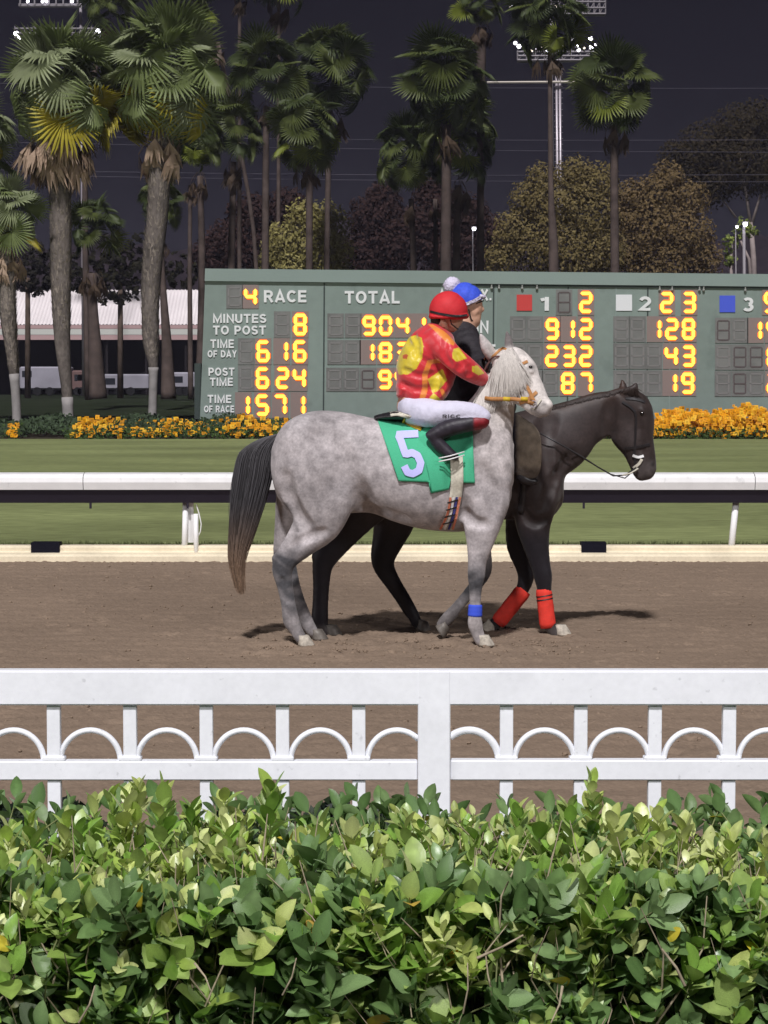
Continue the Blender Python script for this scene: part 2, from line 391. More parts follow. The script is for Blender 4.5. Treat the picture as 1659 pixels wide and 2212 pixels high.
# kerb: upper beige board and a lower lip
kerb = MB(); kz = at(829, 1179, KY).z
prof = [(KY-.16, -.02), (KY-.16, .055), (KY-.13, .075), (KY-.02, .085), (KY, .10), (KY, kz-.02), (KY+.02, kz), (KY+.16, kz), (KY+.16, -.02)]
V = [(x, y, z) for x in np.linspace(-9, 9, 31) for y, z in prof]; n = len(prof); F = []
V = [(x, y+.006*math.sin(x*3.1), z+.004*math.sin(x*5.3)*(z > .03)) for x, y, z in V]
for i in range(30):
    for j in range(n-1): a = i*n+j; F.append((a, a+n, a+n+1, a+1))
kerb_o = obj('kerb', mesh('kerb', V, F), kerb_m, kind='structure')
for x0, x1 in ((67, 128), (1256, 1310)):
    m = MB(); A = at(x0, 1206, KY-.03); B = at(x1, 1174, KY-.03); m.box(A.x, B.x, KY-.03, KY+.14, A.z, B.z+.01)
    m.build('drain_box', black_m, kerb_o)
m = MB(); m.box(-9, 9, KY+.165, KY+.26, 0, kz-.004); m.build('gutter_gap', black_m, kerb_o)

# ============================================================ FAR RAIL
RY = 20.5
rail = empty('running_rail', (0, RY, 0), 'white running rail with a dark underside between the dirt track and the turf', 'rail')
def railpart(x0, x1, name, m_, prof):
    P = [(RY+dy, at(829, py, RY).z) for dy, py in prof]
    V = [(x, y, z) for x in (x0, x1) for y, z in P]; n = len(P); F = [(i, i+n, (i+1) % n+n, (i+1) % n) for i in range(n)]+[tuple(range(n))[::-1], tuple(range(n, 2*n))]
    MB().add(V, F).build(name, m_, rail, smooth=False)
tp = [(-.18, 1056), (-.20, 1040), (-.19, 1030), (-.15, 1023), (-.06, 1020), (.06, 1021), (.10, 1030), (.10, 1056)]
xsj = [-12, gx(187, RY), gx(627, RY), gx(1622, RY), 12]
for a, b in zip(xsj[:-1], xsj[1:]): railpart(a+.004, b-.004, 'rail_board', rail_white, tp)
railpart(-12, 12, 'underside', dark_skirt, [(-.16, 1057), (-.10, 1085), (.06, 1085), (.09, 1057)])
def post(px0, px1, w, py0=1083, py1=1200, dy=0.0):
    m = MB(); a = at(px0, py0, RY+dy); b = at(px1, py1, RY+dy-.05); m.tube([a, b], [w, w], 10); m.build('post', rail_white, rail, smooth=True)
for k in (-1, 0, 1, 2):
    post(401+k*1190, 398+k*1190, .030) if k != 1 else post(1590, 1578, .034)
post(423, 424, .026, 1110, 1202, -.05); post(-800, -805, .03)
m = MB(); A = at(408, 1130, RY+.02); m.box(A.x-.03, A.x+.05, RY, RY+.03, A.z-.2, A.z+.24); m.build('bracket', rail_white, rail)
m = MB(); c0 = at(424, 1090, RY-.06); m.tube([c0+Vector((dx, 0, dz)) for dx, dz in ((0, 0), (.03, -.1), (.05, -.2), (.04, -.28), (.0, -.36))], .006, 5); m.build('cable', rail_white, rail)
for px in (405, 1261, 195): 
    a = at(px, 1084, RY-.1); m = MB(); m.box(a.x-.01, a.x+.012, RY-.1, RY-.08, a.z-.07, a.z+.02); m.build('clip', dark_skirt, rail)

# ============================================================ NEAR FENCE
NY = 5.156
fence = empty('rail_fence', (0, NY, 0), 'white picket rail fence with small half-round hoops between its pickets, behind the hedge', 'fence')
def zf(py, Y=NY): return at(829, py, Y).z
def xf(px, Y=NY): return at(px, 1500, Y).x
m = MB(); z1 = zf(1449); z0 = zf(1524); m.box(-2.6, 2.6, NY, NY+.05, z0, z1, .004); m.build('top_rail', white, fence)
m = MB(); a = zf(1646); b = zf(1687); m.box(-2.6, xf(903)-.001, NY+.006, NY+.046, b, a, .003); m.build('lower_rail', white, fence)
m = MB(); m.box(xf(973)+.001, 2.6, NY+.006, NY+.046, b, zf(1644), .003); m.build('lower_rail', white, fence)
m = MB(); m.box(xf(903), xf(973), NY-.0012, NY+.0485, -.02, z1-.0006, .003); m.build('post', white, fence)
for px in (903-2035, 973+1965):
    m = MB(); m.box(xf(px), xf(px+70), NY+.003, NY+.083, -.02, z0-.0015, .004); m.build('post', white, fence)
pk = [112.5+165.6*i for i in range(-6, 5)]+[1095.5+161.2*i for i in range(9)]
for px in pk:
    x = xf(px); w = .0172
    m = MB(); m.box(x-w, x+w, NY+.014, NY+.040, a-.001, z0-.001, .0015); m.build('picket', white, fence)
    m = MB(); m.box(x-w, x+w, NY+.014, NY+.040, -.01, b-.001, .0015); m.build('picket', white, fence)
    m = MB(); m.box(x-w-.012, x+w+.012, NY+.008, NY+.044, a-.001, a+.012, .003); m.build('collar', white, fence)
def arch(cx, clip0=None, clip1=None):
    R = 65.0; pts = []
    for t in np.linspace(0, math.pi, 25):
        q = cx-R*math.cos(t)
        if clip0 is not None: q = max(q, clip0)
        if clip1 is not None: q = min(q, clip1)
        if q in (clip0, clip1):
            s_ = (cx-q)/R; y_ = 1645-R*1.04*math.sqrt(max(0, 1-s_*s_)); p = at(q, y_, NY+.026)
            if not pts or (pts[-1]-p).length > .001: pts.append(p)
            continue
        p = at(q, 1645-R*1.04*math.sin(t), NY+.026); pts.append(p)
    m = MB(); m.tube(pts, .0078, 8, flat=1.3); m.build('hoop', white, fence, smooth=True)
for i in range(len(pk)-1):
    c = (pk[i]+pk[i+1])/2
    if pk[i+1]-pk[i] < 200: arch(c)
arch(858, None, 904); arch(1013, 972, None)

# ============================================================ SCOREBOARD
BY = 69.0
board_g = mat('board_green', (.20, .252, .228), .6, .25, n1=(.25, .10, 5), n2=(3, .05), spots=(1.1, .60, .12))
board_top = mat('board_green_cap', (.225, .285, .262), .55, .3, n1=(.4, .06, 5))
board_dk = mat('board_joint', (.045, .06, .055), .7, .2)
cell_m = mat('digit_cell', (.165, .168, .16), .6, .2, n1=(1.5, .15))
cell_on = mat('digit_cell_lit', (.24, .185, .17), .5, .3)  # browner than unlit cells: the digits' glow is painted into this colour
seg_off = mat('segment_off', (.20, .195, .19), .5, .3)
seg_off2 = mat('segment_off_dark', (.10, .08, .08), .5, .3)
seg_halo = mat('segment_halo', (.4, .05, .01), .4, .3, emis=((1.0, .15, .006), 1.5))  # bloom round the lit segments, built as wider glowing strokes behind them
seg_on = mat('segment_lamp', (.5, .4, .1), .4, .3, emis=((1.0, .60, .055), 1.75))
letter = mat('letter_white', (.72, .74, .74), .6, .2, n1=(4, .06))
red_m = mat('panel_red', (.55, .06, .055), .6, .2); wht_m = mat('panel_white', (.72, .74, .76), .6, .2); blu_m = mat('panel_blue', (.07, .11, .62), .6, .2)
gl_m = mat('gutter_lamp_grey', (.28, .29, .27), .6, .2)
base_m = mat('board_base', (.17, .085, .06), .9, .1, n1=(1, .2, 5))
board = empty('scoreboard', (at(1100, 900, BY).x, BY, 0), 'long green infield tote scoreboard with glowing orange digits and white lettering', 'scoreboard')
def bl(px): return 580+.0099*(px-443)     # its top edge drops slightly to the right
def bb(px): return 905+.006*(px-430)
m = MB(); m.pxprism([(443, bl(443)+26), (2150, bl(2150)+26), (2150, bb(2150)), (432, bb(432))], BY, .9); m.build('panel_wall', board_g, board)
m = MB(); m.pxprism([(443, bl(443)), (2150, bl(2150)), (2150, bl(2150)+27), (442, bl(443)+27)], BY-.10, 1.1); m.build('top_beam', board_top, board)
m = MB(); m.pxprism([(1028, bl(1028)+27.2), (2150, bl(2150)+27.2), (2150, bl(2150)+32), (1028, bl(1028)+32)], BY-.05, .05); m.build('lamp_gutter', board_dk, board)
for px in (1062, 1078, 1128, 1160, 1425, 1452, 1511, 1520, 1610):
    m = MB(); a = at(px, bl(px)+36, BY-.06); m.ball((a.x, a.y, a.z), .05, 8, 5); m.box(a.x-.02, a.x+.02, BY-.08, BY-.004, a.z, a.z+.12); m.build('gutter_lamp', gl_m, board)
m = MB(); m.pxprism([(445, bb(445)+.3), (2150, bb(2150)+.3), (2150, 935), (445, 930)], BY+.05, .7); m.build('base', base_m, board)
m = MB(); m.pxprism([(420, 785), (434, 785), (433, 905), (420, 905)], BY+.3, .4); m.build('cabinet', board_dk, board)
for px, w in ((699, 3), (1065, 3), (1071, 2), (1152, 0), (1226, 3), (1330, 2), (1398, 3), (1447, 2)):
    if w:
        m = MB(); m.pxprism([(px, bl(px)+28), (px+w, bl(px)+28), (px+w-2, bb(px)-1), (px-2, bb(px)-1)], BY-.02, .018); m.build('joint', board_dk if w == 3 else board_top, board)
# seven-segment digits, pixel boxes measured on the photograph
SEG = {'0': 'abcdef', '1': 'bc', '2': 'abged', '3': 'abgcd', '4': 'fgbc', '5': 'afgcd', '6': 'afgedc', '7': 'abc', '8': 'abcdefg', '9': 'abcdfg'}
def digit(cx, cy, ch, w=28.0, h=45.0, lit=True, strength=0):
    t = 7.2 if lit else 3.2; cell = MB(); cw, chh = w+7.5, h+10
    cell.pxprism([(cx-cw/2, cy-chh/2), (cx+cw/2, cy-chh/2), (cx+cw/2, cy+chh/2), (cx-cw/2, cy+chh/2)], BY-.022, .02)
    c = cell.build('digit_window', cell_on if (lit and ch) else cell_m, board)
    segs = SEG[ch] if ch else 'abcdefg'
    x0, x1, y0, y1 = cx-w/2+t/2, cx+w/2-t/2, cy-h/2+t/2, cy+h/2-t/2; ym = cy
    L = {'a': ((x0, y0), (x1, y0)), 'b': ((x1, y0), (x1, ym)), 'c': ((x1, ym), (x1, y1)), 'd': ((x0, y1), (x1, y1)), 'e': ((x0, ym), (x0, y1)), 'f': ((x0, y0), (x0, ym)), 'g': ((x0, ym), (x1, ym))}
    def strokes(t, Y, dep):
        m = MB()
        for s in segs:
            (ax, ay), (bx, by) = L[s]; d = 1 if lit else 2.5
            if ay == by: ax += 1.2*(d > 1); bx -= 1.2*(d > 1); P = [(ax-t*.2, ay), (ax+t*.3, ay-t/2), (bx-t*.3, by-t/2), (bx+t*.2, by), (bx-t*.3, by+t/2), (ax+t*.3, ay+t/2)]
            else:
                g = 0.6; P = [(ax, ay+g-t*.1), (ax+t/2, ay+g+t*.4), (bx+t/2, by-g-t*.4), (bx, by-g+t*.1), (bx-t/2, by-g-t*.4), (ax-t/2, ay+g+t*.4)]
            m.pxprism(P, Y+random.uniform(-.002, .002)*0, dep)
        return m
    if lit and ch:
        strokes(t+4.6, BY-.034, .011).build('segment_halo', seg_halo, c); strokes(t, BY-.052, .017).build('digit', seg_on, c)
    else: strokes(t, BY-.032, .009).build('digit', random.choice([seg_off, seg_off, seg_off, seg_off2]), c)
def z3(u, v): return ((600+u/1.58)/1.507, (850+v/1.58)/1.507)
def z4(u, v): return ((1500+u/1.659)/1.507, (850+v/1.659)/1.507)
def row(Z, cells, v0, v1, w=28.0):
    for u, ch in cells:
        x, y = Z(u, (v0+v1)/2); digit(x, y, ch, w, abs(Z(0, v1)[1]-Z(0, v0)[1]), ch is not None)
row(z3, [(258, None), (340, '4')], 134, 232)
row(z3, [(503, None), (596, '8')], 270, 382)
row(z3, [(318, None), (405, '6'), (500, '1'), (594, '6')], 408, 520)
row(z3, [(318, None), (402, '6'), (505, '2'), (591, '4')], 547, 657)
row(z3, [(303, '1'), (401, '5'), (492, '7'), (588, '1')], 686, 795)
row(z3, [(778, None), (868, None), (950, '9'), (1035, '0'), (1123, '4'), (1208, '1')], 281, 382)
row(z3, [(778, None), (865, None), (944, '1'), (1034, '8'), (1123, '3'), (1210, '4')], 418, 520)
row(z3, [(772, None), (858, None), (945, None), (1032, '9'), (1116, '4'), (1203, '7')], 560, 658)
row(z4, [(558, None), (676, '2')], 165, 280)
row(z4, [(310, None), (400, None), (494, '9'), (580, '1'), (676, '2')], 310, 425)
row(z4, [(310, None), (400, None), (492, '2'), (584, '3'), (675, '2')], 456, 570)
row(z4, [(310, None), (398, None), (484, None), (578, '8'), (676, '7')], 602, 716)
row(z4, [(1113, '2'), (1234, '3')], 167, 280)
row(z4, [(868, None), (955, None), (1048, '1'), (1140, '2'), (1230, '8')], 310, 425)
row(z4, [(868, None), (955, None), (1043, None), (1136, '4'), (1230, '3')], 456, 570)
row(z4, [(868, None), (955, None), (1043, None), (1133, '1'), (1226, '9')], 602, 716)
row(z4, [(1672, '9')], 167, 280)
row(z4, [(1418, None), (1508, None), (1592, '1'), (1686, '4')], 318, 430)
row(z4, [(1418, None), (1508, None), (1596, None), (1688, '6')], 462, 575)
row(z4, [(1416, None), (1507, None), (1596, None), (1688, '2')], 606, 718)
for (u0, u1), mm in (((302, 385), red_m), ((838, 925), wht_m), ((1398, 1482), blu_m)):
    m = MB(); x0, y0 = z4(u0, 186 if u0 > 1000 else 181); x1, y1 = z4(u1, 276 if u0 > 1000 else 268); m.pxprism([(x0, y0), (x1, y0), (x1, y1), (x0, y1)], BY-.03, .028); o = m.build('colour_square', mm, board)
# lettering: bold grotesque capitals drawn as mitred strokes
def arc(cx, cy, rx, ry, a0, a1, n=8): return [(cx+rx*math.cos(math.radians(a0+(a1-a0)*i/n)), cy+ry*math.sin(math.radians(a0+(a1-a0)*i/n))) for i in range(n+1)]
TH = .2; h_ = TH/2
GL = {'T': (.72, [[(0, 1-h_), (.72, 1-h_)], [(.36, 1-TH), (.36, 0)]]), 'I': (.22, [[(.11, 0), (.11, 1)]]), 'L': (.62, [[(.1, 1), (.1, h_), (.62, h_)]]), 'E': (.66, [[(.66, 1-h_), (.1, 1-h_), (.1, h_), (.66, h_)], [(.2, .51), (.62, .51)]]), 'F': (.62, [[(.62, 1-h_), (.1, 1-h_), (.1, 0)], [(.2, .5), (.56, .5)]]),
 'M': (.92, [[(.1, 0), (.1, .93), (.46, .12), (.82, .93), (.82, 0)]]), 'N': (.76, [[(.1, 0), (.1, .92), (.66, .08), (.66, 1)]]), 'U': (.74, [[(.1, 1), (.1, .36)]+arc(.37, .36, .27, .27, 180, 360)+[(.64, 1)]]), 'A': (.82, [[(.08, 0), (.41, .95), (.74, 0)], [(.22, .27), (.60, .27)]]), 'W': (1.08, [[(.07, 1), (.3, .06), (.54, .92), (.78, .06), (1.01, 1)]]), 'X': (.76, [[(.08, 0), (.68, 1)], [(.08, 1), (.31, .62)], [(.45, .38), (.68, 0)]]), 'Y': (.76, [[(.08, 1), (.38, .45), (.68, 1)], [(.38, .4), (.38, 0)]]),
 'H': (.74, [[(.1, 0), (.1, 1)], [(.64, 0), (.64, 1)], [(.2, .5), (.54, .5)]]), 'O': (.84, [arc(.42, .5, .32, .4, 0, 360, 18)]), 'C': (.78, [arc(.42, .5, .32, .4, 42, 318, 14)]), 'D': (.76, [[(.1, h_), (.1, 1-h_), (.34, 1-h_)]+arc(.34, .5, .32, .4, 80, -80, 10)+[(.34, h_), (.1, h_)]]), 'P': (.70, [[(.1, 0), (.1, 1-h_), (.38, 1-h_)]+arc(.38, .675, .22, .225, 80, -80, 7)+[(.38, .45), (.2, .45)]]), 'R': (.74, [[(.1, 0), (.1, 1-h_), (.4, 1-h_)]+arc(.4, .69, .22, .21, 80, -80, 7)+[(.4, .48), (.2, .48)], [(.42, .42), (.66, 0)]]),
 'S': (.70, [arc(.35, .705, .24, .195, 20, 180, 8)+arc(.35, .705, .24, .195, 200, 250, 3)+arc(.35, .295, .25, .195, 80, 0, 4)+arc(.35, .295, .25, .195, -20, -165, 8)]), '.': (.22, [[(.11, 0), (.11, .2)]]), ' ': (.34, []), '1': (.4, [[(.28, 0), (.28, .95)], [(.0, .74), (.18, .80)]]), '2': (.68, [arc(.34, .66, .24, .24, 165, -30, 9)+[(.12, h_), (.64, h_)]]), '3': (.68, [arc(.33, .70, .22, .20, 150, -75, 9), arc(.33, .30, .24, .20, 75, -150, 9)])}
def strokeV(pts, w, sx):
    P = [np.array(p) for p in pts]; n = len(P); closed = n > 3 and np.allclose(P[0], P[-1]); L = []; R = []
    for i in range(n):
        a = P[i]-P[i-1] if i > 0 else (P[-1]-P[-2] if closed else P[1]-P[0]); b = P[i+1]-P[i] if i < n-1 else (P[1]-P[0] if closed else P[-1]-P[-2])
        a = a/(np.linalg.norm(a)+1e-9); b = b/(np.linalg.norm(b)+1e-9); na = np.array([-a[1], a[0]]); nb = np.array([-b[1], b[0]]); m = na+nb; m /= (np.linalg.norm(m)+1e-9); s = min(2.2, 1/max(.3, m@na)); L.append(P[i]+m*w/2*s); R.append(P[i]-m*w/2*s)
    return L, R
def lettering(txt, x0, y0, x1, y1, Y, parent, m_, name='lettering', bold=0, dep=.03):
    A = at(x0, y1, Y); B = at(x1, y0, Y); X = 0; S = []
    for ch in txt:
        w, st = GL[ch]; S += [[(X+p[0], p[1]) for p in s] for s in st]; X += w+.13
    X -= .13; V = []; F = []
    for k, s in enumerate(S):
        L, R = strokeV(s, TH+bold, 1); n = len(L); b = len(V); off = -.002*(k % 2); T = lambda p, y: (A.x+(B.x-A.x)*p[0]/X, y+off, A.z+(B.z-A.z)*p[1])
        for l, r in zip(L, R): V += [T(l, Y-dep), T(r, Y-dep), T(l, Y), T(r, Y)]
        for i in range(n-1):
            a = b+i*4; F += [(a, a+1, a+5, a+4), (a+2, a, a+4, a+6), (a+1, a+3, a+7, a+5)]
        F += [(b, b+2, b+3, b+1), (b+n*4-4, b+n*4-3, b+n*4-1, b+n*4-2)]
    return obj(name, mesh(name, V, F), m_, parent)
def lz(Z, txt, u0, v0, u1, v1, bold=0): (x0, y0), (x1, y1) = Z(u0, v0), Z(u1, v1); return lettering(txt, x0, y0, x1, y1, BY-.004, board, letter, bold=bold)
lz(z3, 'RACE', 410, 150, 628, 212); lz(z3, 'TOTAL', 825, 154, 1108, 218); lz(z3, 'MINUTES', 148, 272, 422, 318); lz(z3, 'TO POST', 148, 332, 420, 378)
lz(z3, 'TIME', 135, 403, 255, 447); lz(z3, 'OF DAY', 120, 459, 270, 495); lz(z3, 'POST', 125, 548, 258, 590); lz(z3, 'TIME', 132, 600, 250, 642)
lz(z3, 'TIME', 120, 688, 242, 730); lz(z3, 'OF RACE', 102, 743, 256, 778)
lz(z3, 'APPROX.', 1305, 146, 1580, 202); lz(z3, 'WIN', 1430, 306, 1565, 370); lz(z3, 'PLACE', 1395, 428, 1600, 492)
lz(z4, '1', 432, 190, 478, 268); lz(z4, '2', 962, 190, 1028, 268); lz(z4, '3', 1520, 196, 1582, 272)

# ============================================================ FLOWERS
fl_m = mat('orange_petals', attr=True, rough=.6, spec=.2, trans=.2)
lf_m = mat('bed_leaves', attr=True, rough=.7, spec=.2)
def flower_bed(name, x0, x1, dens, n_leaf, label, ya=64.9, yb=67.0, top=.55):
    rng = np.random.RandomState(int(abs(x0*10))+5); vs = []; fs = []; cs = []; b = 0
    n = int((x1-x0)*dens)
    for i in range(n):
        x = rng.uniform(x0, x1); g = .5+.5*math.sin(x*1.9+.8)*math.sin(x*.7+2)
        if rng.rand() > .55+.45*g: continue
        t = rng.rand(); y = ya+(yb-ya)*t; z = (.1+.3*t)+rng.uniform(0, top*(.35+.65*g))
        N = Vector((rng.uniform(-.6, .6), -1, rng.uniform(-.2, 1))).normalized(); U = N.cross(Vector((0, 0, 1))).normalized(); W = N.cross(U); r = rng.uniform(.05, .12)
        c = Vector((x, y, z)); c0 = np.array([.95, .42, .012])*rng.uniform(.55, 1.15)
        if rng.rand() < .25: c0 = np.array([1.0, .58, .04])
        vs.append(c+N*.012); cs.append(c0*.5)
        for k in range(8):
            a = 2*math.pi*k/8; rr = r*(1 if k % 2 else .72); vs.append(c+U*math.cos(a)*rr+W*math.sin(a)*rr); cs.append(c0)
        fs += [(b, b+1+k, b+1+(k+1) % 8) for k in range(8)]; b += 9
    root_o = obj(name, mesh(name, vs, fs, np.clip(cs, 0, 1)), fl_m, kind='stuff')
    if label: root_o['label'] = label
    vs = []; fs = []; cs = []; b = 0
    for i in range(n_leaf):
        x = rng.uniform(x0-.2, x1+.2); t = rng.rand(); y = ya-.1+(yb-ya)*t; z = rng.uniform(.0, .32+.3*t); l = rng.uniform(.06, .16); a = rng.uniform(0, 6.28)
        d = Vector((math.cos(a), math.sin(a)*.6, rng.uniform(-.2, .9))).normalized(); w = d.cross(Vector((0, 1, 0))).normalized()*l*.22; c = Vector((x, y, z))
        vs += [c, c+d*l*.5+w, c+d*l, c+d*l*.5-w]; fs.append((b, b+1, b+2, b+3)); b += 4; g = rng.uniform(.6, 1.3); cs += [np.array([.05, .085, .022])*g]*4
    obj('flower_bed_leaves', mesh('flower_bed_leaves', vs, fs, np.array(cs)), lf_m, kind='stuff')
XF = lambda px: gx(px, 66)
flower_bed('flower_bed', XF(163), XF(1340), 95, 9000, None, top=.42)
flower_bed('flower_bed', XF(1400), XF(1760), 420, 5000, None, top=.85)
flower_bed('flower_bed', XF(26), XF(48), 90, 60, None, 65.0, 65.5, .2)
# low green planting left of the flowers
rngp = np.random.RandomState(77); vs = []; fs = []; cs = []; b = 0
for i in range(9000):
    x = rngp.uniform(XF(-60), XF(620)); y = rngp.uniform(65.3, 68.5); z = rngp.uniform(.05, .35)+.10*(y-65.3)+.12*math.sin(x*2.1); l = rngp.uniform(.06, .2); a = rngp.uniform(0, 6.28)
    d = Vector((math.cos(a), math.sin(a)*.6, rngp.uniform(0, 1))).normalized(); w = d.cross(Vector((0, 1, 0))).normalized()*l*.25; c = Vector((x, y, z))
    vs += [c, c+d*l*.5+w, c+d*l, c+d*l*.5-w]; fs.append((b, b+1, b+2, b+3)); b += 4; cs += [np.array([.045, .07, .035])*rngp.uniform(.6, 1.3)]*4
obj('ground_cover', mesh('ground_cover', vs, fs, np.array(cs)), lf_m, kind='stuff')
sheet('flower_bed_soil', [(65.0, .0), (65.15, .07), (68.9, .25)], -60, 60, soil_m)

# ============================================================ LONG SHED, left background
SY = 150.0
roof_m = mat('corrugated_roof', (.82, .76, .77), .5, .4, n1=(.2, .1, 4))
fas_a = mat('pink_fascia', (.50, .34, .34), .7, .2); fas_b = mat('pale_green_fascia', (.60, .61, .57), .7, .2); shed_in = mat('shed_interior', (.022, .019, .022), .9, .1)
shed = empty('stable_shed', (at(200, 850, SY).x, SY, 1.0), 'long low shed with a white corrugated roof and striped fascia behind the left palms', 'shed')
xa, xb = at(-500, 700, SY).x, at(700, 700, SY).x; zr = at(0, 626, SY+5).z; ze = at(0, 701, SY).z
V = []; F = []; nr = int((xb-xa)/.09)
for i in range(nr+1):
    x = xa+(xb-xa)*i/nr; dz = .04*math.cos(i*math.pi/1.5) ; V += [(x, SY, ze+dz), (x, SY+5, zr+dz), (x, SY+10, ze+dz)]
for i in range(nr): F += [(i*3, i*3+3, i*3+4, i*3+1), (i*3+1, i*3+4, i*3+5, i*3+2)]
obj('roof', mesh('roof', V, F), roof_m, shed)
def band(n_, y0, y1, m_, dy): m = MB(); a = at(0, y1, SY).z; b2 = at(0, y0, SY).z; m.box(xa, xb, SY-dy, SY+.2, a, b2); m.build(n_, m_, shed)
band('eave_band', 702, 710, fas_a, .06); band('fascia', 710.2, 723, fas_b, .04); band('eave_band', 723.2, 734, fas_a, .02)
m = MB(); m.box(xa, xb, SY+6, SY+9.5, .98, ze-.2); m.build('rear_wall', shed_in, shed)
for i in range(14):
    x = xa+(xb-xa)*(i+.5)/14; m = MB(); m.box(x-.09, x+.09, SY+.3, SY+.48, .98, at(0, 734.5, SY+.3).z); m.build('shed_post', shed_in, shed)
trl = mat('trailer_skin', (.30, .29, .34), .5, .4, n1=(.6, .2, 4)); trl2 = mat('pink_door', (.16, .10, .095), .7, .2); tyre_m = mat('tyre', (.012, .012, .014), .8, .2); glass_m = mat('dark_glass', (.02, .022, .03), .1, .6)
for px0, px1, py0, py1, m_, lab in ((42, 150, 792, 848, trl, 'pale grey trailer parked under the shed between the two leftmost palms'), (222, 322, 808, 848, trl, 'pale trailer parked under the shed left of the palm nearest the scoreboard'), (368, 424, 804, 845, trl, 'short pale trailer parked right beside the scoreboard edge'), (155, 190, 800, 850, trl2, 'pinkish brown box trailer behind the second palm trunk')):
    ty = 144.0; A = at(px0, py1-7, ty); B = at(px1, py0, ty); g = 1.0
    t = empty('parked_trailer', ((A.x+B.x)/2, ty, g), lab, 'trailer', 'trailers parked by the shed')
    m = MB(); m.box(A.x, B.x, ty, ty+2, A.z, B.z, .1); m.build('body', m_, t)
    m = MB(); m.box(A.x+.2, min(A.x+.9, B.x-.2), ty-.02, ty-.002, B.z-.75, B.z-.3); m.build('window', glass_m, t)
    m = MB(); m.box(B.x-.75, B.x-.2, ty-.02, ty-.002, A.z+.1, B.z-.25); m.build('door', m_, t)
    for wx in (.35, .6):
        x = A.x+(B.x-A.x)*wx; m = MB(); m.tube([(x, ty-.03, g+.3), (x, ty+.3, g+.3)], .31, 12); m.build('wheel', tyre_m, t)
# ============================================================ PALMS
trunk_m = mat('palm_trunk', (.13, .112, .10), .9, .1, n1=(2.2, .35, 5), n2=(14, .3), stretch=(1, 1, .5))
trunk_w = mat('whitewashed_trunk', (.27, .255, .25), .85, .1, n1=(3, .2, 5))
def leafmat(n, c, t=.25): return mat(n, c, .55, .35, n1=(3, .2), trans=t)
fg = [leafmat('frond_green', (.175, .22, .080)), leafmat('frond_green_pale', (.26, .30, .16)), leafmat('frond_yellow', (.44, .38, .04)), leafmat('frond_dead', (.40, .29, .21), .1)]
fd = [leafmat('far_frond_dimmed', (.062, .085, .026)), leafmat('far_frond_olive_dimmed', (.10, .125, .032)), leafmat('far_frond_lime_dimmed', (.20, .24, .03)), leafmat('far_frond_dead_dimmed', (.10, .068, .045), .1)]  # far fronds coloured darker to imitate the floodlights falling off with distance
ft_m = mat('far_trunk', (.092, .070, .062), .9, .1, n1=(2, .3, 4)); fs_m = mat('fruit_stalks', (.13, .09, .07), .9, .1)
def frond_mesh(name, seed, arc=200, nseg=24, droop=.25, tilt=35, pet=.42, dead=False):
    r = random.Random(seed); mb = MB()
    mb.tube([(0, 0, 0), (pet*.5, 0, .02), (pet, 0, -.01)], [.012, .009, .007], 4)
    T = math.radians(tilt); ct, st = math.cos(T), math.sin(T)
    def tr(x, y, z):   # the blade hinges down at the hub
        return (pet+x*ct+z*st, y, -.01-x*st+z*ct)
    R = (1-pet)*(1.12 if not dead else 1)
    if dead:
        for i in range(16):
            a = r.uniform(-.55, .55); L = R*r.uniform(.8, 1.15); w = .04; b = r.uniform(-.05, .05)
            mb.add([tr(0, 0, 0), tr(L*.5*math.cos(a), L*.5*math.sin(a)-w, b), tr(L*math.cos(a*.6), L*math.sin(a)*.8, -.1*r.random()), tr(L*.5*math.cos(a), L*.5*math.sin(a)+w, b)], [(0, 1, 2, 3)])
        return mesh(name, mb.V, mb.F)
    for i in range(nseg):
        a = math.radians(-arc/2+arc*(i+.5)/nseg+r.uniform(-2, 2)); da = math.radians(arc/nseg)*.52
        L = R*(1-.22*abs(a)/math.pi*1.2)*r.uniform(.92, 1.06); dz = -droop*L*r.uniform(.5, 1.5); cup = .05*abs(math.sin(a))
        def P(rad, ang, z): return tr(rad*math.cos(ang), rad*math.sin(ang), z+cup*rad/R)
        V = [P(.01, a, 0), P(L*.55, a-da, .0), P(L*.55, a, .035), P(L*.55, a+da, .0), P(L*.8, a-da*.42, dz*.35), P(L*.8, a+da*.42, dz*.35), P(L, a+r.uniform(-.03, .03), dz)]
        mb.add(V, [(0, 1, 2), (0, 2, 3), (1, 4, 2), (2, 5, 3), (2, 4, 5), (4, 6, 5)])
    return mesh(name, mb.V, mb.F)
FM = [frond_mesh('frond', 1, 250, 30, .10, 40, .52), frond_mesh('frond', 2, 270, 32, .16, 70, .56), frond_mesh('frond', 3, 230, 28, .08, 10, .50), frond_mesh('frond', 4, 220, 26, .30, 85, .55)]
FD = [frond_mesh('dead_frond', 5, tilt=50, dead=True), frond_mesh('dead_frond', 6, tilt=35, dead=True)]
FC = {}
def fmesh(base, m_):
    k = (base.name, m_.name)
    if k not in FC: c = base.copy(); c.materials.clear(); c.materials.append(m_); FC[k] = c
    return FC[k]
boot_b = mat('old_leaf_base', (.25, .215, .185), .9, .1, n1=(8, .5, 3))
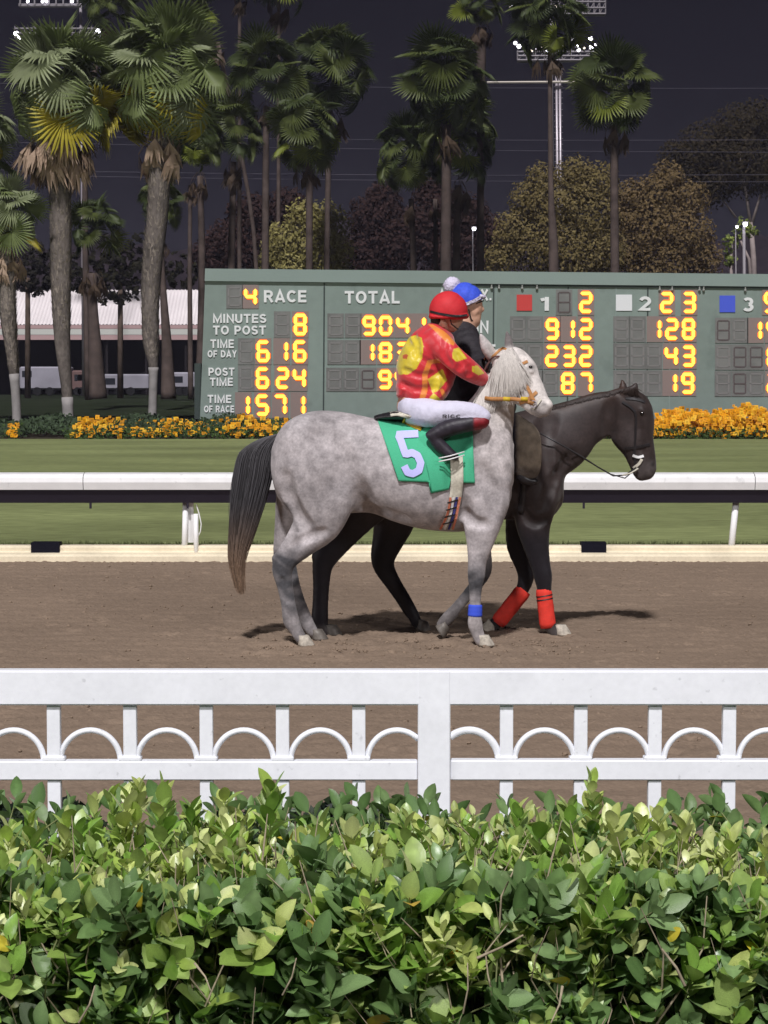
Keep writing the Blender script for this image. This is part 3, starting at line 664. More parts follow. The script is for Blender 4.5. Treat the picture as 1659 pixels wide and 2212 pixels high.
def palm(label, Y, trunk, crown, R, n=30, mats=fg, dead=12, seed=0, white_to=None, group=None, tm=trunk_m, lo=-35, boots=True, yellow=4, spread=1.0, specials=(), skirt=(-82, -48, .55, .8), skirt_at=None):
    r = random.Random(seed); base = at(trunk[0][0], trunk[0][1], Y)
    root = empty('palm_tree', base, label, 'palm tree', group)
    pts = []; rad = []
    T = catmull([(a, b, c) for a, b, c in trunk], 5)
    for p in T: pts.append(at(p[0], p[1], Y)); rad.append(p[2]/2*Y/FPX)
    mb = MB(); mb.tube(pts, rad, 12)
    o = mb.build('trunk', tm, root, smooth=True)
    if white_to is not None:
        k = max(2, sum(1 for p in T if p[1] > white_to)); mb = MB(); mb.tube(pts[:k], [q*1.04+.01 for q in rad[:k]], 12); mb.build('whitewash', trunk_w, root, smooth=True)
    if boots:   # old leaf bases clothing the trunk
        mb = MB(); tot = 900
        for i in range(tot):
            t = r.uniform(.28, 1)*(len(pts)-1); k = min(int(t), len(pts)-2); f = t-k; c = pts[k].lerp(pts[k+1], f); rr = rad[k]*(1-f)+rad[k+1]*f
            a = r.uniform(0, 2*math.pi); d = Vector((math.cos(a), math.sin(a), 0)); s = Vector((-d.y, d.x, 0)); l = r.uniform(.15, .38); w = r.uniform(.03, .06)
            b0 = c+d*rr*.96; mb.add([b0-s*w, b0+s*w, b0+d*.07+Vector((0, 0, l))+s*r.uniform(-.06, .06)], [(0, 1, 2)])
        mb.build('leaf_bases', boot_b, root, kind='stuff')
    C0 = at(crown[0], crown[1], Y); top = pts[-1]; Rm = R*Y/FPX
    def put(me, az, el, L, roll=0.0, orig=None, nm='frond'):
        d = Vector((math.cos(az)*math.cos(el), math.sin(az)*math.cos(el), math.sin(el)))
        s = Vector((0, 0, 1)).cross(d); s = s.normalized() if s.length > .05 else Vector((1, 0, 0)); n_ = d.cross(s)
        M = Matrix((d, s, n_)).transposed().to_4x4() @ Matrix.Rotation(roll, 4, 'X') @ Matrix.Scale(L, 4)
        M.translation = (orig if orig is not None else C0)
        o = link(bpy.data.objects.new(nm, me)); o.parent = root; o.matrix_parent_inverse = Matrix.Translation(-base); o.matrix_basis = M; return o
    for i in range(n):
        t = (i+.5)/n; el = math.radians(lo+(82-lo)*t**.85); az = i*2.39996+r.uniform(-.45, .45); el += r.uniform(-.16, .16); m_ = mats[1] if r.random() < .45 else mats[0]
        if el < math.radians(0 if mats is fg else -5) and r.random() < (.6 if mats is fg else .12*yellow/2): m_ = mats[2]
        put(fmesh(r.choice(FM if el < .9 else FM[:3]), m_), az, el, Rm*r.uniform(.78, 1.12)*spread, r.uniform(-1.1, 1.1), C0+Vector((0, 0, Rm*.12*math.sin(el))))
    for sx, sy, ang, kind in specials:   # single fronds the photograph shows plainly: (px, py of the hub, screen angle, material)
        p = at(sx, sy, Y-Rm*.5); d = (p-C0); az = math.atan2(d.y, d.x); el = math.asin(d.z/d.length)
        put(fmesh(FM[1], mats[kind]), az, el, Rm*.85, 0.0, C0)
    for i in range(dead):
        az = i*2.39996+r.uniform(-.2, .2); el = math.radians(r.uniform(skirt[0], skirt[1])); ref = (top if skirt_at is None else at(skirt_at[0], skirt_at[1], Y))+Vector((0, 0, Rm*r.uniform(-.05, .18)))
        put(fmesh(r.choice(FD), mats[3]), az, el, Rm*r.uniform(skirt[2], skirt[3]), r.uniform(-.5, .5), ref+Vector((math.cos(az), math.sin(az), 0))*rad[-1], 'dead_frond')
    return root
G1 = 'palms on the infield lawn'
palm('palm with the broadest skirt of hanging dead fronds, second trunk from the left', 71, [(148, 915, 22), (144, 840, 24), (135, 740, 34), (132, 640, 42), (131, 540, 46), (130, 430, 46), (128, 330, 40), (126, 265, 36), (126, 215, 26)], (126, 215), 168, 34, fg, 52, 11, 850, G1, lo=-30, yellow=4, skirt=(-58, -20, .58, .80), skirt_at=(128, 300), specials=((140, 275, 0, 2), (222, 245, 0, 2), (60, 250, 0, 1)))
palm('palm whose shaggy trunk stands alone just left of the scoreboard, whitewashed at its foot', 72, [(329, 903, 17), (331, 830, 17), (331, 785, 22), (326, 740, 34), (325, 660, 38), (330, 560, 43), (340, 470, 45), (345, 380, 46), (347, 300, 34)], (352, 185), 180, 38, fg, 20, 23, 790, G1, lo=-35, yellow=5, skirt=(-80, -50, .5, .7), skirt_at=(346, 290), specials=((340, 245, 0, 2), (300, 220, 0, 2), (450, 165, 0, 1), (420, 270, 0, 1)))
palm('shorter palm at the left edge with its crown below the others', 70, [(37, 918, 18), (33, 840, 18), (25, 760, 24), (18, 690, 34), (16, 610, 34), (14, 550, 28)], (12, 480), 100, 30, fg, 22, 31, 800, G1)
palm('palm cut by the left edge, only its right-hand fronds in view', 74, [(-62, 915, 20), (-66, 700, 34), (-70, 480, 40), (-72, 400, 32)], (-70, 320), 130, 30, fg, 10, 37, 800, G1)
G2 = 'dim palms standing behind the scoreboard'
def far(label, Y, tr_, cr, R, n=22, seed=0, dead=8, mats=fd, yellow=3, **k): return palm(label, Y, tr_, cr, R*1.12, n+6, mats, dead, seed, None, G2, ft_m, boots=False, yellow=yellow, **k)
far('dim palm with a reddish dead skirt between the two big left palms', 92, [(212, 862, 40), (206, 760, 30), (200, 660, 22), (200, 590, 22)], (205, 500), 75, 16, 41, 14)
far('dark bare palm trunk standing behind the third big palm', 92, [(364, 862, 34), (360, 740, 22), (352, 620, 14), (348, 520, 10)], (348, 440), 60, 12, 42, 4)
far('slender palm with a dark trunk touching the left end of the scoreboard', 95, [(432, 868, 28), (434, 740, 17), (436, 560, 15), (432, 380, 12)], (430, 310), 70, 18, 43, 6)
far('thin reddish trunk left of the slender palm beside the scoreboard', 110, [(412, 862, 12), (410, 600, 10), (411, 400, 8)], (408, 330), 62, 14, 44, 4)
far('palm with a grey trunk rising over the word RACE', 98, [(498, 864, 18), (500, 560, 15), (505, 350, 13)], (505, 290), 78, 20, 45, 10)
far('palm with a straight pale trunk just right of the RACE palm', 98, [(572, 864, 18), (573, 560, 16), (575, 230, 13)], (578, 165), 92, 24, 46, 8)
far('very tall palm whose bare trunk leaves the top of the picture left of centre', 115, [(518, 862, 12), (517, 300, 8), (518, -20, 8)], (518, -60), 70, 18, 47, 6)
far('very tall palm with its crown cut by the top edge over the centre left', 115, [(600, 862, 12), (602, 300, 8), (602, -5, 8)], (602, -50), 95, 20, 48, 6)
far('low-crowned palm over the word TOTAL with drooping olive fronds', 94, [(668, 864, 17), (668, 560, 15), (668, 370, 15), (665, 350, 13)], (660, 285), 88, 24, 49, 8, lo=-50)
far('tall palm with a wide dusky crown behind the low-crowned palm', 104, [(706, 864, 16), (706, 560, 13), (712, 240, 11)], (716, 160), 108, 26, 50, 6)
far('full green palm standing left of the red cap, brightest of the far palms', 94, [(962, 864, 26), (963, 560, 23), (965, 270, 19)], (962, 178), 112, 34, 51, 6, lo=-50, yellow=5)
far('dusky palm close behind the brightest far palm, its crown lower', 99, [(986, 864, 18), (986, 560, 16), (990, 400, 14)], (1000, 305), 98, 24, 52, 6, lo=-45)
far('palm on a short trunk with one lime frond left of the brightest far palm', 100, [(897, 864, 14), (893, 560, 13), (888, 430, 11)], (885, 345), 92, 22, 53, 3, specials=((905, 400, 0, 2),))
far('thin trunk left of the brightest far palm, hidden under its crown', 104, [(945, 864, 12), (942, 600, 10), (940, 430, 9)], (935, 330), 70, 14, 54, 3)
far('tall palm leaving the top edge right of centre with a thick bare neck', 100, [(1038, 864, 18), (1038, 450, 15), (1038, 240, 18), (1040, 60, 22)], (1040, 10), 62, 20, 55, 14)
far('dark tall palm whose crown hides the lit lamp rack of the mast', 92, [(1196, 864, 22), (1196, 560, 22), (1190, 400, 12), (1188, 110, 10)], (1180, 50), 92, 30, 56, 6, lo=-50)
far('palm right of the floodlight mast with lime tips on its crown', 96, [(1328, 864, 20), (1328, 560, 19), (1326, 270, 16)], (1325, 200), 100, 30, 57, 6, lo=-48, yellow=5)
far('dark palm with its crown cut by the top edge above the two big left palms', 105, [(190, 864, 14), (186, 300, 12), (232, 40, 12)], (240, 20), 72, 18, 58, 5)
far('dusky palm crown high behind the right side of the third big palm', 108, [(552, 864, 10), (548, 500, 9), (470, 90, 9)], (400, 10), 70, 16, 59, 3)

# ============================================================ TREES
def leafblob(name, blobs, Y, n, size, cols, m_, parent, seed=0, ydepth=1.0, kind='stuff'):
    r = np.random.RandomState(seed); W = np.array([b[2]**2 for b in blobs], float); W /= W.sum(); k = r.choice(len(blobs), n, p=W)
    d = r.randn(n, 3); d /= np.linalg.norm(d, axis=1)[:, None]; rad = (r.rand(n)**.35)*(1+.16*np.sin(d[:, 0]*7+k)*np.sin(d[:, 2]*6+d[:, 1]*5+k*2))
    B = np.array([[*at(b[0], b[1], Y), b[2]*Y/FPX] for b in blobs]); C = B[k, :3]+d*(rad*B[k, 3])[:, None]*np.array([1, ydepth, 1])
    # clumps: pull leaves to the nearest of many twig ends
    nc = max(60, n//26); cc = C[r.choice(n, nc, replace=False)]; a = r.randint(0, nc, n)
    near = cc[np.argmin(((C[:, None, :]-cc[None, :, :])**2).sum(2), axis=1)] if n*nc < 2.5e6 else C
    C = C*.45+near*.55
    nr_ = d+.55*r.randn(n, 3)+np.array([0, -.3, .2]); u = np.cross(nr_, r.randn(n, 3)); u /= np.linalg.norm(u, axis=1)[:, None]; w = np.cross(nr_, u); w /= np.linalg.norm(w, axis=1)[:, None]
    L = size*Y/FPX*r.uniform(.6, 1.3, n)[:, None]; V = np.stack([C-u*L*.5, C+w*L*.28, C+u*L*.5, C-w*L*.28], 1).reshape(-1, 3); F = np.arange(n*4).reshape(n, 4)
    ci = r.randint(0, len(cols), n); hue = np.array(cols)[ci]*(r.uniform(.75, 1.25, n)[:, None]); hue = np.repeat(hue, 4, 0)
    return obj(name, mesh(name, V, F, hue), m_, parent, kind=kind)
far_leaf = mat('far_leaves', attr=True, rough=.9, spec=.05, trans=.35)
bark_m = mat('far_bark', (.10, .075, .06), .9, .1, n1=(2, .3)); palebark = mat('pale_bark', (.30, .25, .24), .85, .1, n1=(2, .2))
def tree(label, Y, blobs, n, size, cols, trunk, seed, tm=bark_m, group=None, limbs=()):
    b = at(trunk[0][0], trunk[0][1], Y); root = empty('tree', b, label, 'tree', group)
    m = MB(); m.tube([at(x, y, Y) for x, y, w in trunk], [w/2*Y/FPX for x, y, w in trunk], 8); m.build('trunk', tm, root, smooth=True)
    for L in limbs: m = MB(); m.tube([at(x, y, Y) for x, y, w in L], [w/2*Y/FPX for x, y, w in L], 6); m.build('limb', tm, root, smooth=True)
    leafblob('crown', blobs, Y, n, size, cols, far_leaf, root, seed); return root
OL = [(.215, .17, .075), (.18, .145, .06), (.25, .20, .09)]; YG = [(.32, .29, .11), (.25, .22, .08), (.38, .34, .14)]; DK = [(.060, .048, .030), (.048, .040, .026)]; RB = [(.062, .036, .034), (.050, .031, .029)]
tree('rounded yellow-green tree over the word TOTAL, behind two palm trunks', 112, [(655, 470, 42), (705, 490, 55), (610, 520, 45), (680, 540, 65), (735, 540, 36), (590, 560, 36), (640, 580, 50), (720, 590, 45)], 9000, 9, YG, [(670, 860, 12), (670, 560, 9)], 61)
tree('large olive-brown tree right behind the floodlight mast', 116, [(1170, 390, 40), (1240, 380, 45), (1290, 400, 50), (1145, 440, 50), (1200, 450, 70), (1270, 470, 70), (1110, 500, 50), (1160, 530, 70), (1240, 550, 80), (1080, 560, 40), (1300, 540, 60)], 22000, 8, OL, [(1220, 860, 16), (1220, 560, 12)], 62)
tree('large olive-brown tree filling the gap right of the mast tree', 118, [(1440, 385, 40), (1370, 430, 48), (1420, 430, 55), (1490, 430, 45), (1340, 480, 45), (1400, 500, 80), (1480, 510, 70), (1350, 560, 60), (1430, 580, 70), (1520, 560, 45)], 20000, 8, [(.20, .145, .07), (.165, .12, .058), (.23, .165, .085)], [(1420, 860, 16), (1420, 560, 12)], 63)
tree('tall dark tree at the right edge with forked pale branches', 124, [(1590, 280, 60), (1640, 260, 50), (1520, 320, 60), (1590, 350, 80), (1460, 340, 40), (1660, 370, 60), (1540, 400, 50), (1500, 380, 45), (1690, 300, 60)], 15000, 8, DK, [(1634, 860, 16), (1628, 560, 12), (1622, 480, 9)], 64, palebark, None, [[(1634, 800, 10), (1618, 560, 7), (1600, 520, 4)], [(1622, 490, 8), (1612, 420, 6), (1602, 370, 4), (1595, 300, 3)], [(1622, 490, 8), (1640, 430, 5), (1655, 380, 4)], [(1590, 470, 5), (1560, 430, 4), (1520, 385, 3)]])
for i, (lab, bl_, sd) in enumerate((('reddish brown dark tree between the yellow-green tree and the short-trunked palm', [(810, 470, 60), (850, 530, 70), (780, 560, 60), (900, 500, 60), (830, 430, 40)], 70), ('reddish brown dark tree filling the gap behind the brightest far palm', [(950, 470, 70), (1010, 480, 60), (1050, 520, 55), (980, 560, 80), (930, 420, 40)], 71), ('dark brown tree seen between the RACE palm and the yellow-green tree', [(540, 470, 55), (500, 530, 60), (570, 540, 60), (460, 560, 50), (620, 450, 45)], 72))):
    x = bl_[0][0]; tree(lab, 135, bl_, 12000, 10, RB, [(x, 860, 12), (x, 520, 8)], sd, group='dark trees far behind the board')
tree('low dark olive tree mass between the second and third big palms', 128, [(240, 560, 50), (290, 580, 55), (180, 590, 50), (250, 610, 60), (390, 590, 45), (300, 540, 40)], 4500, 11, [(.038, .036, .022), (.028, .028, .02)], [(260, 860, 14), (260, 600, 10)], 73, group='dark trees far behind the board')
tree('low dark tree at the left edge behind the shorter palm', 128, [(60, 590, 60), (-20, 580, 70), (120, 600, 50), (90, 560, 40)], 3800, 11, [(.032, .03, .024)], [(60, 860, 14), (60, 600, 10)], 74, group='dark trees far behind the board')
# far wooded rise closing the view under the sky
hill_m = mat('wooded_rise', (.022, .016, .020), .95, .05, n1=(.12, .3, 5), n2=(.8, .3, 4))
V = []; F = []; nx = 420
for i in range(nx+1):
    x = -260+520*i/nx; px = CW/2+x*FPX/330; zt = at(829, 0, 330).z
    top = 470+6*math.sin(px*.021)+9*math.sin(px*.07)+5*math.sin(px*.19)+7*math.sin(px*.37)*math.sin(px*.11)+4*math.sin(px*.9)+(60 if px < 440 else 60*max(0, 1-(px-440)/90))
    if px > 1050: top += 40*min(1, (px-1050)/120)
    h = at(829, top, 330).z
    for j in range(7): t = j/6; V.append((x, 330-60*(1-t)+4*math.sin(x*.3+j), 1+(h-1)*math.sin(t*math.pi/2)))
    V.append((x, 420, 0.8))
for i in range(nx):
    for j in range(7): a = i*8+j; F.append((a, a+8, a+9, a+1))
obj('wooded_rise', mesh('wooded_rise', V, F), hill_m, smooth=True, kind='structure')

# ============================================================ FLOODLIGHT MASTS, LAMPS, WIRES
steel = mat('galvanised_pole', (.42, .38, .42), .35, .5, metal=.3, n1=(1, .1)); rack_m = mat('lamp_rack', (.26, .24, .26), .5, .4)
lamp_on = mat('lamp_glass', (.9, .9, .9), .3, .3, emis=((.93, .93, 1.0), 9.0)); lamp_warm = mat('lamp_glass_warm', (.9, .8, .6), .3, .3, emis=((1.0, .90, .72), 3.0))
def mast(label, Y, px, ybase, ytop, rack, lamps, arm=None, w=5.5, group='floodlight masts', twin=True):
    b = at(px, ybase, Y); root = empty('floodlight_mast', b, label, 'floodlight mast', group); s = Y/FPX
    lean = -7
    offs = (-3.6, 3.6) if twin else (0,)
    for o_ in offs: m = MB(); m.tube([at(px+o_, ybase, Y), at(px+o_+lean, ytop, Y)], [w/2*s*1.15, w/2*s], 8); m.build('pole', steel, root, smooth=True)
    if twin:
        m = MB()
        for i in range(34):
            y = ytop+20+i*12.5; c = at(px+lean*(ybase-y)/(ybase-ytop), y, Y-.05); m.box(c.x-.27, c.x+.27, c.y-.012, c.y+.012, c.z-.011, c.z+.011)
        m.build('climbing_rungs', steel, root, kind='stuff')
    x0, x1, y0, y1 = rack
    m = MB()
    for yy in (y0, y1, (y0+y1)/2):
        a, c = at(x0, yy, Y-.3), at(x1, yy, Y-.3); m.tube([a, c], .07, 5); a, c = at(x0, yy, Y+.5), at(x1, yy, Y+.5); m.tube([a, c], .06, 5)
    n = 9
    for i in range(n+1):
        x = x0+(x1-x0)*i/n; m.tube([at(x, y0-6, Y-.3), at(x, y1, Y-.3)], .045, 4)
        if i < n: m.tube([at(x, y1, Y-.3), at(x+(x1-x0)/n, y0, Y-.3)], .03, 4)
    m.build('lamp_rack', rack_m, root)
    pl = MB(); a, c = at(x0, y1, Y), at(x1, y1, Y); pl.box(a.x, c.x, Y-.3, Y+.6, a.z-.06, a.z+.02); pl.build('platform', rack_m, root)
    for lx, ly, lr, warm in lamps:
        c = at(lx, ly, Y-.45); r_ = lr*s*.72; m = MB(); m.tube([c+Vector((0, .0, 0)), c+Vector((0, .35, .08))], [r_*1.25, r_*.5], 10); h = m.build('lamp_housing', rack_m, root)
        m = MB(); m.ball((c.x, c.y-.01, c.z), (r_, .06, r_), 10, 6); m.build('lamp', lamp_warm if warm else lamp_on, h, smooth=True)
    if arm:
        ax0, ax1, ay0, ay1 = arm; m = MB(); m.tube([at(ax0, ay0, Y-.6), at(ax1, ay1, Y-.2)], [.07, .09], 6); m.build('cross_arm', mat('cream_arm', (.55, .50, .44), .5, .3), root)
    return root
LP = [(1113, 93, 5, 0), (1121, 100, 6, 0), (1140, 108, 4, 1), (1148, 110, 4, 1), (1158, 104, 3.5, 0), (1168, 103, 3.5, 1), (1182, 110, 3.5, 0), (1216, 97, 3.5, 1), (1240, 84, 7, 0), (1246, 100, 4, 0), (1250, 108, 5, 0), (1276, 83, 6, 0), (1277, 102, 6, 0), (1287, 96, 3.5, 0), (1230, 103, 3, 1), (1262, 104, 3, 1)]
mast('tall floodlight mast with twin steel poles and a wide lit lamp rack, right of centre', 126, 1212, 852, 104, (1118, 1292, 112, 130), LP, (1052, 1264, 178, 177))
mast('floodlight mast behind the left palms, its lamps peeping over the crown', 140, 181, 856, 8, (32, 218, 62, 82), [(35, 72, 7, 0), (42, 80, 6, 0), (84, 68, 3.5, 0), (120, 70, 3.5, 0), (212, 66, 7, 0), (218, 76, 4, 0), (150, 71, 3, 1)], None, 6, twin=False)
# upper racks partly cut by the top edge
m_up = at(200, 10, 140); root = bpy.data.objects['floodlight_mast.001']
mb = MB(); a, c = at(40, 10, 139), at(172, 10, 139); mb.box(a.x, c.x, 139, 139.6, a.z-.1, a.z+.08)
for i in range(9): p = at(44+15.5*i, 10, 139); mb.box(p.x-.05, p.x+.05, 138.9, 139, p.z, p.z+.8)
mb.build('upper_rack', rack_m, root)
for lx in (60, 92, 100, 156):
    c = at(lx, 3, 138.8); mb = MB(); mb.ball(tuple(c), (.1, .05, .1), 8, 5); mb.build('lamp', lamp_on, root)
mast('upper lamp cluster cut by the top edge, one big white lamp beside dark fronds', 134, 1197, 856, -40, (1196, 1308, 4, 30), [(1112, 10, 9, 0), (1128, 6, 6, 0), (1200, 14, 4, 1)], (1100, 1200, 16, 14), 5, twin=False)
def street_lamp(label, px, py, pb, Y, r_px, w, warm=False):
    b = at(px, pb, Y); root = empty('street_lamp', b, label, 'street lamp', 'small lamps among the far trees'); s = Y/FPX
    m = MB(); m.tube([b, at(px-3, py+4, Y)], [w*.6*s, w*.4*s], 6); m.build('pole', rack_m, root, smooth=True)
    c = at(px, py, Y-.2); m = MB(); m.box(c.x-r_px*s*1.3, c.x+r_px*s*1.3, c.y-.1, c.y+.3, c.z+r_px*s*.7, c.z+r_px*s*1.1); m.build('lamp_head', rack_m, root)
    m = MB(); m.ball(tuple(c), r_px*s, 10, 6); m.build('lamp', lamp_on, root, smooth=True)
street_lamp('small street lamp with a bright white bulb right of the brightest far palm', 1024, 494, 850, 109, 4.2, 3)
street_lamp('street lamp shining among pale green leaves near the right edge', 1610, 484, 850, 109, 5, 8)
street_lamp('fainter lamp beside the leafy street lamp near the right edge', 1592, 490, 850, 109.5, 3, 3)
tree('small tree with leaves lit pale green around a street lamp near the right edge', 110, [(1604, 490, 22), (1580, 520, 22), (1625, 500, 16), (1575, 560, 20)], 700, 9, [(.30, .36, .10), (.16, .2, .06)], [(1578, 860, 9), (1580, 520, 6)], 75, palebark)  # lamp light on the leaves is put into their pale greens
WL = ['highest power line in the night sky, passing behind the mast cross arm', 'power line crossing the sky above the yellow-green tree', 'power line just under the upper one, crossing behind the palm trunks', 'power line low over the tops of the olive-brown trees', 'lowest power line, close above the reddish dark trees']
wire_m = mat('wire', (.12, .11, .14), .5, .3)
for i, (ya, yb, sag) in enumerate(((176, 190, 6), (288, 300, 8), (300, 330, 8), (362, 374, 10), (372, 392, 8))):
    pts = [at(-300+2400*t, ya+(yb-ya)*t+sag*math.sin(t*math.pi), 118) for t in np.linspace(0, 1, 20)]
    m = MB(); m.tube(pts, .013, 4); o = m.build('power_line', wire_m); tag(o, WL[i], 'power line', 'power lines across the sky')

# ============================================================ NIGHT AIR under the floodlights
hm_ = bpy.data.materials.new('night_air'); hm_.use_nodes = True; hn = hm_.node_tree.nodes; hn.clear(); ho = hn.new('ShaderNodeOutputMaterial'); hv = hn.new('ShaderNodeVolumePrincipled')
hv.inputs['Density'].default_value = HAZE; hv.inputs['Color'].default_value = (.76, .74, .98, 1); hv.inputs['Anisotropy'].default_value = 0.0; hm_.node_tree.links.new(hv.outputs[0], ho.inputs['Volume'])
MB().box(-520, 520, -170, 640, -1.2, 42).build('haze', hm_, kind='stuff')
# ============================================================ HEDGE
hr = np.random.RandomState(12)
leaf_m = mat('hedge_leaf', attr=True, rough=.36, spec=.65, n1=(45, .16), trans=.25, bump=(90, .25, .002))
twig_m = mat('hedge_twig', (.36, .30, .21), .8, .2, n1=(40, .3))
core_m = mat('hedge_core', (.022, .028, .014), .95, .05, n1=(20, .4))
def leaf_tmpl(fold, curl, wid):
    T = [0, .07, .2, .38, .58, .77, .92, 1.0]; Wd = [.04, .28, .68, .96, 1.0, .78, .38, 0.0]; V = []; F = []
    for t, w in zip(T, Wd):
        z = -curl*t*t; x = t
        V += [(x, -w*wid/2, z+fold*w*wid/2), (x, 0, z), (x, w*wid/2, z+fold*w*wid/2)]
    for i in range(7): a = i*3; F += [(a, a+1, a+4, a+3), (a+1, a+2, a+5, a+4)]
    return np.array(V), np.array(F)
TM = [leaf_tmpl(f, c, w) for f, c, w in ((.35, .12, .48), (.15, .3, .56), (.5, -.08, .44), (.25, .2, .62), (.1, .05, .56), (.3, .4, .54))]
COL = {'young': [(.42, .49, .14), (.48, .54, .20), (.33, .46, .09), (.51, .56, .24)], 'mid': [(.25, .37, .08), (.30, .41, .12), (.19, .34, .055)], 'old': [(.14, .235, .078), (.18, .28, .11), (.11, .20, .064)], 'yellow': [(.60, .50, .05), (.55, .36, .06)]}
CN = [(k, i) for k in COL for i in range(len(COL[k]))]
HY0, HY1, HZ, HX = 3.98, 4.88, .722, 1.55
def htop(x, y): return HZ-.035*np.exp(-((x-.13)/.16)**2)+.015*np.exp(-((x+.45)/.3)**2)+.018*np.sin(x*9+y*5)+.02*np.sin(x*4.1+1)+.012*np.sin(y*17+x*3)
leaves = []; stems = []   # leaf: pos, dir, normal, length, template, colour index
def shoot(p, d, L, n, size, palette, spread=.75):
    d = np.array(d, float); d /= np.linalg.norm(d); a0 = hr.uniform(0, 6.28); side = np.cross(d, [0.3, 1, .2]); side /= np.linalg.norm(side); w = np.cross(d, side)
    bend = hr.randn(3)*.12; stems.append((p, p+d*L*.5+bend*L*.2, p+d*L+bend*L*.5))
    for i in range(n):
        t = .25+.75*(i+.5)/n; q = p+d*L*t+bend*L*.5*t*t; a = a0+i*2.4; out = side*math.cos(a)+w*math.sin(a)
        th = spread*(1.25-.75*t)+hr.uniform(-.15, .15); ld = d*math.cos(th)+out*math.sin(th); nn = d*math.sin(th)-out*math.cos(th)
        nn = nn+hr.randn(3)*.18
        if t > .8 and palette != 'old' and hr.rand() < .8: pal = 'young' if palette != 'mid' or hr.rand() < .5 else 'mid'
        else: pal = palette
        if hr.rand() < .005: pal = 'yellow'; size *= .999
        sz = size*hr.uniform(.75, 1.15)*(1-.2*(i == n-1))
        leaves.append((q, ld, nn, sz, hr.randint(len(TM)), pal))
for i in range(2000):
    x = hr.uniform(-HX, HX); y = HY0+(HY1-HY0)*hr.rand(); z = htop(x, y)-.10*hr.rand()-.02
    g = .5+.5*math.sin(x*7+y*4)*math.sin(x*3.3-y*9)
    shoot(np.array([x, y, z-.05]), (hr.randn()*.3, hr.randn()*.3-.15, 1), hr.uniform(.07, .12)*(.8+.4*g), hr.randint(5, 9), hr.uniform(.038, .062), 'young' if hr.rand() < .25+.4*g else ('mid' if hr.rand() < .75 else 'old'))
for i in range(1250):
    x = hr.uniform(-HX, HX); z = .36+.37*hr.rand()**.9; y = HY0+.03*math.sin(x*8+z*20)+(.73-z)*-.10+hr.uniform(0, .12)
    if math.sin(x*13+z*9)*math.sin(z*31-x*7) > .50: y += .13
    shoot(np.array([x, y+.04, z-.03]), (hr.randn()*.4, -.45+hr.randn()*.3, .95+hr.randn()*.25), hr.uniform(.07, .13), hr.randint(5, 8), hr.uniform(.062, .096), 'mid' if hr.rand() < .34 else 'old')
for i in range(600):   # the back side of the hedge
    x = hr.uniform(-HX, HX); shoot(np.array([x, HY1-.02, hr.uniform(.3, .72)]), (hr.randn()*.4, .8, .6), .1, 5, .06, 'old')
# tall sprigs the photograph shows against the fence
for px, py, yy, sz in ((375, 1668, 4.7, .062), (405, 1700, 4.75, .06), (590, 1650, 4.62, .075), (565, 1690, 4.66, .06), (268, 1690, 4.7, .066), (285, 1665, 4.72, .06), (240, 1690, 4.74, .055), (455, 1695, 4.7, .062), (190, 1740, 4.6, .062), (60, 1735, 4.5, .07), (210, 1680, 4.75, .055), (1232, 1712, 4.55, .064), (1278, 1690, 4.62, .07), (1290, 1660, 4.6, .05), (1350, 1725, 4.5, .07), (1105, 1720, 4.6, .064), (1180, 1740, 4.5, .066), (1440, 1725, 4.55, .062), (1480, 1735, 4.6, .06), (700, 1745, 4.6, .06), (760, 1760, 4.5, .06), (640, 1775, 4.5, .064), (880, 1745, 4.6, .05), (930, 1745, 4.6, .055), (960, 1770, 4.5, .055), (1010, 1765, 4.6, .058), (1385, 1745, 4.6, .06), (1580, 1770, 4.55, .058), (1640, 1765, 4.5, .06), (120, 1740, 4.65, .06), (330, 1725, 4.6, .06), (500, 1750, 4.5, .062), (20, 1760, 4.5, .06)):
    P = np.array(at(px, py, yy)); b = P.copy(); b[2] = htop(P[0], P[1])-.08; d = (P-b); L = max(.05, np.linalg.norm(d)-sz*.7); b2 = b+np.array([hr.uniform(-.02, .02), 0, 0])
    shoot(b2, d, L, int(5+L*45), sz, 'mid' if hr.rand() < .6 else 'young', .6)
n = len(leaves)
Pq = np.array([l[0] for l in leaves]); D = np.array([l[1] for l in leaves]); D /= np.linalg.norm(D, axis=1)[:, None]
Nn = np.array([l[2] for l in leaves]); S_ = np.cross(Nn, D); S_ /= np.linalg.norm(S_, axis=1)[:, None]; Nn = np.cross(D, S_)
Ls = np.array([l[3] for l in leaves]); ti = np.array([l[4] for l in leaves])
ci = np.array([CN.index((l[5], hr.randint(len(COL[l[5]])))) for l in leaves]); CC = np.array([COL[k][i] for k, i in CN])
ctr = Pq+D*Ls[:, None]*.5; px, py = topx(ctr); view = ctr-np.array([0, 0, CAMZ]); dist = np.linalg.norm(view, axis=1); face = np.abs((view*Nn).sum(1))/dist
area = face*Ls**2/dist**2; infr = (px > 5) & (px < CW-5) & (py < CH-5)
cellid = (np.floor(px/26).astype(int)*1000+np.floor(py/26).astype(int)); front = {}
for i in np.where(infr)[0]:
    c = cellid[i]
    if c not in front or dist[i] < dist[front[c]]: front[c] = i
vis = np.array(sorted(front.values())); chosen = set(vis[np.argsort(-area[vis])[:300]].tolist())
hedge = empty('hedge', (0, (HY0+HY1)/2, 0), 'clipped glossy green hedge with pale new shoots across the foreground', 'hedge')
